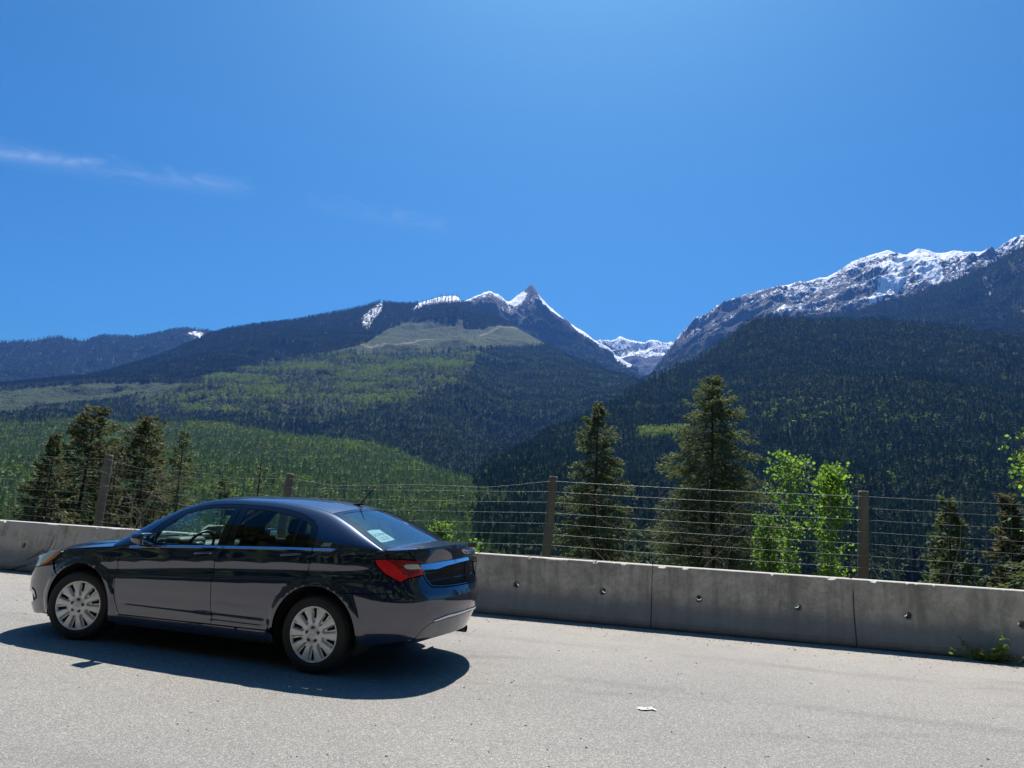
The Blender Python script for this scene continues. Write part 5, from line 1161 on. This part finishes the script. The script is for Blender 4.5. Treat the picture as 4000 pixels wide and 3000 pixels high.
ffr = XW(DT_F) + [(-.312, .5), (-.302, 0.0)] + [(x, 0.0) for x in np.linspace(-.25, .79, 12)]
rfr = XW(DT_R) [0:-1] + [(-1.285, 0.0)] + [(x, 0.0) for x in np.linspace(-1.2, -.35, 10)] + [(-.306, 0.0), (-.316, .5)]
both('window_frame', sheet(ffr, sgf(.004), .03, .002, holes=[XW(GF)], su=1.0, estep=.018), M_gloss, fdoor)
both('window_frame', sheet(rfr, sgf(.004), .03, .002, holes=[XW(GR), XW(GQ)], su=1.0, estep=.018), M_gloss, rdoor)
both('side_window', sheet(XW(GF), sgf(.009), .04, -.006, flange=0), M_glassF, fdoor)
both('side_window', sheet(XW(GR), sgf(.009), .04, -.006, flange=0), M_glassR, rdoor)
both('quarter_light', sheet(XW(GQ), sgf(.009), .04, -.006, flange=0), M_glassR, rdoor)
# belt moulding: three pieces
def strip(xa, xb, ta=0.0):
    top = [(x, float(zbelt(x))+.007) for x in np.linspace(xa, xb, 12)]; botm = [(x, float(zbelt(x))-.015) for x in np.linspace(xb+ta, xa, 12)]
    return sheet(S(top+botm), lambda u, z: LB(u, z, -.012+.45*(z-zbelt(ol(u)[..., 0]))), .02, .0015, flange=.014)
both('belt_moulding', strip(.835, -.293), M_satin, fdoor)
both('belt_moulding', strip(-.300, -1.281), M_satin, rdoor)
both('belt_moulding', strip(-1.289, -1.512, .022), M_satin)
# -- roof, windscreen, rear window
tsf = lambda off=0.0: (lambda t, v: TS(t, v, off))
tA, tB, tC, tD = float(tx(1.08)), float(tx(.12)), float(tx(-1.285)), float(tx(-1.95))
rect = lambda a, b, v: [(a, 0), (b, 0), (b, v), (a, v)]
d9 = sheet(rect(tB, tC, .988), tsf(), .04, .002, su=1.0); roof = part('roof', join(d9, mir(d9)), M_paint)
d10 = sheet(rect(tA, tB-.004, .965), tsf(.003), .05, .0, flange=0); part('windscreen', join(d10, mir(d10)), M_glassW)
d11 = sheet([(tC+.006, 0), (tC+.006, .95), (tD, .95), (tD, 0)], tsf(.004), .04, 0, flange=0); rwin = part('rear_window', join(d11, mir(d11)), M_glassB)
fr = [(tC+.004, 0), (tC+.004, .988), (tD+.06, .988), (tD+.06, 0)]; hole = [(tC+.045, .0), (tC+.045, .84), (tC+.075, .875), (tD-.075, .885), (tD-.030, .855), (tD-.030, .0)]
fr2 = [(tC+.004, 0), (tC+.004, .99), (tD+.06, .99), (tD+.06, 0), (tD-.030, 0), (tD-.030, .855), (tD-.075, .885), (tC+.075, .875), (tC+.045, .84), (tC+.045, 0)]
d12 = sheet(fr2, tsf(.0015), .03, 0, flange=0); part('black_border', join(d12, mir(d12)), M_gloss, rwin)
fr3 = [(tA-.02, 0), (tA-.02, .99), (tB-.002, .99), (tB-.002, 0), (tB-.05, 0), (tB-.05, .90), (tA+.06, .90), (tA+.06, 0)]
d13 = sheet(fr3, tsf(.0015), .03, 0, flange=0); part('black_border', join(d13, mir(d13)), M_gloss)
# -- headliner and inner shell of the lower body
d14 = sheet(rect(tB, tC, .99), tsf(.035), .08, .0, flange=0); V_, F_, N_ = join(d14, mir(d14)); part('headliner', (V_, F_[:, ::-1], -N_), M_cloth)
def inner():
    V = []; Fc = []; ns, nz = 150, 12
    for i, s in enumerate(np.linspace(0, S_END, ns)):
        P = ol(np.array(s)); zt = min(float(zbelt(P[0])) if P[0] > -1.6 else zr_(s), 1.2)-.02
        for k in range(nz):
            zl = .20 if P[0] > -1.5 else .36; V.append(LB(np.array(s), np.array(zl+(zt-zl)*k/(nz-1)), .020))
    V = np.array(V)
    for i in range(ns-1):
        for k in range(nz-1):
            a = i*nz+k; c = (V[a]+V[a+nz+1])/2
            if min(math.hypot(c[0]-WX, c[2]-WR), math.hypot(c[0]+WX, c[2]-WR)) < .445 and abs(c[1]) > .6: continue
            Fc.append((a, a+nz, a+nz+1, a+1))
    b = len(V); V = np.vstack([V, V*FLIP]); Fc += [tuple(b+i for i in f[::-1]) for f in Fc]
    return mesh('inner_shell', V, Fc, M_dark, True)
obj('inner_shell', inner(), car)
# inner door cards, floor, shelf, dash
mb = MB(); mb.box((.1, 0, .215), (3.2, 1.5, .06)); mb.box((-.05, 0, .30), (2.3, 1.6, .05)); mb.box((1.05, 0, .60), (.06, 1.55, .70)); mb.box((-1.42, 0, .60), (.06, 1.5, .6)); mb.box((1.75, 0, .45), (1.0, 1.05, .5)); mb.box((-1.88, 0, .48), (.55, 1.0, .30))
obj('underbody', mb.mesh('underbody', M_under), car)
mb = MB(); mb.box((-1.68, 0, 1.045), (.52, 1.36, .03)); obj('parcel_shelf', mb.mesh('parcel_shelf', M_dash), car)
for sg in (1, -1):
    mb = MB(); mb.box((-.10, sg*.80, .80), (1.75, .05, .42)); mb.box((-.05, sg*.79, .985), (1.55, .085, .03), 0); obj('door_card', mb.mesh('door_card', M_dash), car)
dash = rbox('dashboard', (.52, 1.46, .24), .07, M_dash, 4, cuts=0); dsh = obj('dashboard', dash, car, (.80, 0, .865))
mb = MB(); mb.box((1.02, 0, .955), (.22, 1.40, .03)); obj('dash_top', mb.mesh('dash_top', M_dash), dsh, (-.80, 0, -.865))
hood_ = rbox('instrument_hood', (.22, .40, .10), .045, M_dash, 4); obj('instrument_hood', hood_, dsh, (-.19, .37, .135))
# steering wheel
mb = MB(); q = [(.19*math.cos(a), .19*math.sin(a)) for a in np.linspace(0, 2*math.pi, 33)]
mb.tube([(0, a, b) for a, b in q], .015, 8, cap=False)
mb.box((.03, 0, -.01), (.05, .13, .11)); mb.box((.025, .11, -.01), (.025, .13, .045)); mb.box((.025, -.11, -.01), (.025, .13, .045)); mb.box((.025, 0, -.11), (.025, .05, .14))
mb.tube([(.03, 0, 0), (.28, 0, -.03)], .035, 8)
obj('steering_wheel', mb.mesh('steering_wheel', M_black, True), car, (.43, .37, .945), (0, R(-24), 0))
# seats
def seat(name, x, y, w, rear=False):
    e = empty(name, (x, y, .3), 0, car)
    def lean(v):
        k = (v.z/.66+.5); return (v.x-k*.20+(.03*math.sin(k*3.1)), v.y*(1-.22*k*k), v.z)
    b = rbox('backrest', (.15, w, .66), .05, M_seat, 4, lean, 3); obj('backrest', b, e, (-.10, 0, .48))
    c = rbox('cushion', (.52, w, .16), .05, M_seat, 3); obj('cushion', c, e, (.15, 0, .14))
    for yy in ((0,) if not rear else (-.33, .33)):
        h = rbox('headrest', (.11, .25, .17), .045, M_seat, 4); ho = obj('headrest', h, e, (-.225 if not rear else -.22, yy, .885 if not rear else .86), (0, R(-8), 0))
        mb = MB(); mb.tube([(0, -.06, -.07), (.02, -.06, -.16)], .006, 6); mb.tube([(0, .06, -.07), (.02, .06, -.16)], .006, 6); obj('headrest_posts', mb.mesh('headrest_posts', M_chrome), ho)
    return e
seat('front_seat', -.02, .37, .50); seat('front_seat', -.02, -.37, .50); seat('rear_seat', -1.02, 0, 1.30, True)
mb = MB(); mb.box((0, 0, 0), (.025, .22, .062)); mb.tube([(0, 0, .02), (.07, 0, .09)], .008, 6); obj('rear_view_mirror', mb.mesh('rear_view_mirror', M_black), car, (.36, .0, 1.315))
sv = rbox('sun_visor', (.16, .36, .02), .008, M_cloth, 2)
obj('sun_visor', sv, car, (.18, .36, 1.395), (0, R(-16), 0)); obj('sun_visor', sv, car, (.18, -.36, 1.395), (0, R(-16), 0))
# -- door handles
def handle(xc, zc, par, mirror=False):
    s_ = float(sx(xc)); slope = .118
    mb = MB(); P_ = []; rr = []
    for k in np.linspace(-1, 1, 13):
        xx = xc+k*.115; lift = -.036*(1-abs(k)**3.5)+.004
        P_.append(LB(np.array(float(sx(xx))), np.array(zc-slope*(xx-xc)*.9+.0), lift)); rr.append(.012*(1-.35*abs(k)**3))
    if mirror: P_ = [p*FLIP for p in P_]
    mb.tube(P_, rr, 8); hnd = obj('door_handle', mb.mesh('door_handle', M_paint, True), par)
    cup = [(xc+.062*math.cos(a), zc+.002+.03*math.sin(a)) for a in np.linspace(0, 2*math.pi, 24, endpoint=False)]
    dcup = sheet(S(cup), lbf(-.0006), .02, 0, flange=0); part('handle_cup', mir(dcup) if mirror else dcup, M_gloss, par)
    return hnd
for sg in (0, 1):
    handle(-.085, .955, fdoor[sg], sg == 1); handle(-1.065, 1.006, rdoor[sg], sg == 1)
lk = MB(); lk.lathe([(0, .003), (.011, .003), (.013, 0)], 14, 'y'); lkm = lk.mesh('door_lock', M_chrome, True)
o_ = obj('door_lock', lkm, fdoor[0], tuple(LB(np.array(float(sx(-.172))), np.array(.962), -.016)))
# -- badge '200'
def text_mesh(txt, size, ext, mat, shear=0.0, bev=0.0, name='lettering', sx_=1.0):
    cu = bpy.data.curves.new(name, 'FONT'); cu.body = txt; cu.size = size; cu.extrude = ext; cu.shear = shear; cu.bevel_depth = bev; cu.align_x = 'CENTER'; cu.resolution_u = 3
    to = bpy.data.objects.new(name, cu); COL.objects.link(to); dg = bpy.context.evaluated_depsgraph_get(); dg.update()
    me = bpy.data.meshes.new_from_object(to.evaluated_get(dg)); bpy.data.objects.remove(to); bpy.data.curves.remove(cu)
    me.materials.clear(); me.materials.append(mat)
    if sx_ != 1.0:
        for v in me.vertices: v.co.x *= sx_
    return me
tm = text_mesh('200', .040, .002, M_chrome, .45, .0008, 'badge', 1.55)
for v in tm.vertices:                         # lay the figures on the pillar
    xx = -1.405-v.co.x; zz = 1.104+v.co.y+.10*v.co.x*.5
    w_ = float(w_of(np.array(xx), np.array(zz))); p_ = SG(np.array(xx), np.array(w_))
    v.co = (xx, p_[1]+.003+v.co.z, zz)
obj('badge', tm, car)
# -- fuel flap outline and filler glints
ff = [(-1.60+.075*math.cos(a), 1.0+.07*math.sin(a)) for a in np.linspace(0, 2*math.pi, 28, endpoint=False)]
# -- door mirrors
def door_mirror(sg):
    e = empty('door_mirror', (.60, sg*.975, 1.045), 0, car)
    def shp(v):
        x, y, z = v; k = (x/.20+.5); return (x, y*(1-.30*k)-.0, z*(1-.34*k)+.012*k)
    h = rbox('mirror_shell', (.18, .20, .135), .055, M_paint, 6, shp, 0); obj('mirror_shell', h, e)
    g = rbox('mirror_pane', (.008, .155, .095), .003, M_mirrorg, 2); obj('mirror_pane', g, e, (-.094, 0, 0))
    mb = MB(); mb.box((-.087, 0, 0), (.02, .178, .115)); obj('mirror_rim', mb.mesh('mirror_rim', M_black), e)
    mb = MB(); mb.tube([(.03, -sg*.07, -.035), (.05, -sg*.15, -.055)], [.028, .034], 8); obj('mirror_arm', mb.mesh('mirror_arm', M_black, True), e)
    return e
door_mirror(1); door_mirror(-1)
# -- antenna
mb = MB(); mb.tube([(0, 0, .01), (-.02, 0, .045)], [.016, .008], 8); mb.tube([(-.02, 0, .045), (-.070, 0, .10), (-.155, 0, .20)], [.0068, .0060, .0045], 8)
mb2 = rbox('antenna_base', (.12, .05, .022), .01, M_black, 3)
pA = TS(np.array(float(tx(-1.185))), np.array(0.0)); an = obj('antenna', mb.mesh('antenna', M_black, True), car, (pA[0], 0, pA[2]+.008)); obj('antenna_base', mb2, an, (.03, 0, .006), (0, R(9), 0))
# -- exhaust
mb = MB(); mb.lathe([(.030, 0), (.036, 0), (.036, .10), (.030, .10), (.030, 0)], 18, 'x', (-2.32, -.42, .285)); obj('exhaust_pipe', mb.mesh('exhaust_pipe', M_black, True), car)
# -- wheels
def make_wheel():
    R_ = .2408; NR, NA = 40, 300
    rs = np.concatenate([np.linspace(.004, .09, 10), np.linspace(.096, .226, 24), [.230, .234, .238, .2405, .2405, .2395]])
    V = []; dep = np.zeros((NA, len(rs)))
    for i in range(NA):
        a = 2*math.pi*i/NA; ph = (a % (2*math.pi/10))-math.pi/10          # pocket centre at 0
        for j, r in enumerate(rs):
            h = .018*math.cos(min(r/.24, 1)*1.35)-.002
            if r < .05: h += .002
            dish = -.010*math.exp(-((r-.085)/.03)**2)
            arcw = ph*r                                                     # metres across
            hw = (.0150+.0175*max(0, (r-.12)/.10)**1.15) if r > .118 else .0
            r0 = .118
            dd = 0.0
            if r < r0: inn = math.hypot(arcw, r-r0)-.0150
            else: inn = abs(arcw)-hw
            if r > .2255: inn = max(inn, (r-.2255)*1.0+.0*inn)
            t = min(max((.005-inn)/.009, 0), 1); t = t*t*(3-2*t)
            dep[i, j] = t
            edge = -.004*(1-t)*math.exp(-max(inn, 0)/.006)
            y = h+dish*(.6)-.030*t*(.55+.45*min(1, max(0, (.226-r)/.06)))+edge*.6
            if j == len(rs)-2: y = h-.012
            if j == len(rs)-1: y = h-.03
            V.append((r*math.cos(a), y, r*math.sin(a)))
    n = len(rs); Fc = []; 
    for i in range(NA):
        k = (i+1) % NA
        for j in range(n-1):
            if dep[i, j] > .97 and dep[k, j+1] > .97 and dep[i, j+1] > .97 and dep[k, j] > .97 and rs[j] > .13 and (math.sin(2*math.pi*i/NA*10+.9) > -.95): continue
            Fc.append((i*n+j, k*n+j, k*n+j+1, i*n+j+1))
    c = len(V); V.append((0, .020, 0)); Fc += [(c, ((i+1) % NA)*n, i*n) for i in range(NA)]
    cover = fixn(mesh('wheel_cover', V, Fc, M_silver, True))
    mb = MB(); mb.lathe([(.0, -.035), (.20, -.04), (.225, -.03), (.232, -.01)], 40); back = fixn(mb.mesh('steel_wheel', M_under, True))
    mb = MB(); mb.lathe([(.0, .006), (.0070, .005), (.0098, .001), (.0112, -.006), (.0145, -.006), (.0158, .0015), (.0180, .0015), (.0185, -.006)], 16); lug = fixn(mb.mesh('lug_nut', M_gloss, True))
    mb = MB(); mb.lathe([(.026, .000), (.0265, .0022), (.030, .0022), (.0305, 0)], 32); mb.tube([(-.024, .0015, -.008), (0, .0022, 0), (.024, .0015, .008)], .0022, 5); ring = mb.mesh('cap_emblem', M_silver, True)
    prof = [(.2415, -.012), (.247, .004), (.256, .010), (.268, .0125), (.270, .0145), (.274, .0145), (.276, .0128), (.295, .013), (.306, .0105), (.318, .002), (.327, -.010), (.334, -.026), (.337, -.042)]
    tr = []
    w0, w1 = -.042, -.178
    for k in range(5):
        a = w0+(w1-w0)*(k/5); b = w0+(w1-w0)*((k+.78)/5); e = w0+(w1-w0)*((k+1)/5)
        tr += [(.338, a), (.338, b), (.331, b-.001), (.331, e+.001)]
    prof = prof+tr+[(.337, -.180), (.327, -.205), (.30, -.222), (.25, -.215), (.236, -.20)]
    mb = MB(); mb.lathe(prof, 96); tyre = fixn(mb.mesh('tyre', M_rubber, True))
    return cover, back, lug, ring, tyre
wm = make_wheel()
def wheel(x, sg, steer, spin):
    e = empty('wheel', (x, sg*.895, WR), (0 if sg > 0 else math.pi)+steer, car)
    e.rotation_mode = 'ZYX' if False else 'XYZ'
    sp = spin
    t = obj('tyre', wm[4], e); obj('steel_wheel', wm[1], e)
    c = obj('wheel_cover', wm[0], e, None, (0, sp, 0))
    for k in range(5):
        a = 2*math.pi*k/5; obj('lug_nut', wm[2], c, (.0565*math.cos(a+.3), .0150, .0565*math.sin(a+.3)))
    obj('cap_emblem', wm[3], c, (0, .0195, 0))
for x, sg, stt, sp in ((WX, 1, R(13), R(-8)), (WX, -1, R(13), .4), (-WX, 1, 0, R(0)), (-WX, -1, 0, 1.1)):
    wheel(x, sg, stt, sp)
    mb = MB(); V = []; Fc = []
    n = 26
    for i in range(n):                         # arch liner: open barrel
        a = -.35+(math.pi+.70)*i/(n-1)
        for r, y in ((.425, .885), (.43, .62), (.30, .60)): V.append((x+r*math.cos(a), sg*y, WR+r*math.sin(a)))
    for i in range(n-1):
        for k in range(2): Fc.append((i*3+k, i*3+k+1, (i+1)*3+k+1, (i+1)*3+k))
    mb.add(V, Fc); mb.lathe([(.0, .60), (.30, .60)], 26, 'y', (x, 0, WR)) if sg > 0 else mb.lathe([(.0, -.60), (.30, -.60)], 26, 'y', (x, 0, WR))
    obj('wheel_arch_liner', mb.mesh('wheel_arch_liner', M_liner, True), car)

# -- sheets of paper taped inside the glass: things of their own
CM = np.array(Matrix.Translation(CAR_O) @ Matrix.Rotation(CAR_RZ, 4, 'Z'))
def paper(t0, t1, v0, v1, off, lines, label):
    """text x runs v0 -> v1, text top at t1"""
    org = TS(np.array((t0+t1)/2), np.array((v0+v1)/2), off)
    w = float(np.linalg.norm(TS(np.array(t0), np.array(v1))-TS(np.array(t0), np.array(v0)))); h = float(np.linalg.norm(TS(np.array(t1), np.array(v0))-TS(np.array(t0), np.array(v0))))
    def f(a, b, e=0.0): return TS(np.array(t0+(t1-t0)*b), np.array(v0+(v1-v0)*a), off+e+.004*math.sin(a*5+b*3))-org
    n = 8; V = [f(i/n, j/n) for i in range(n+1) for j in range(n+1)]
    Fc = [(i*(n+1)+j, (i+1)*(n+1)+j, (i+1)*(n+1)+j+1, i*(n+1)+j+1) for i in range(n) for j in range(n)]
    o = obj('paper_sheet', mesh('paper_sheet', V, Fc, M_paper, True)); wp_ = CM@np.append(org, 1); o.location = wp_[:3]; o.rotation_euler = (0, 0, CAR_RZ); tag(o, label, 'paper')
    for k, (txt, sz, y) in enumerate(lines):
        t = text_mesh(txt, sz*h, .0, M_ink, 0, 0, 'print')
        for v in t.vertices: v.co = f(.5+v.co.x/w, y+v.co.y/h, -.0015)
        obj('print', t, o)
paper(3.118, 2.909, .865, .605, .014, [('2C3XJV', .24, .50), ('31 MAY 2023', .11, .27), ('30 JUN 2023', .11, .13)], 'white paper permit taped inside the rear window of the car')
paper(.180, .300, -.80, -.53, .014, [('2C3XJV', .38, .36)], 'white paper permit behind the windscreen of the car')
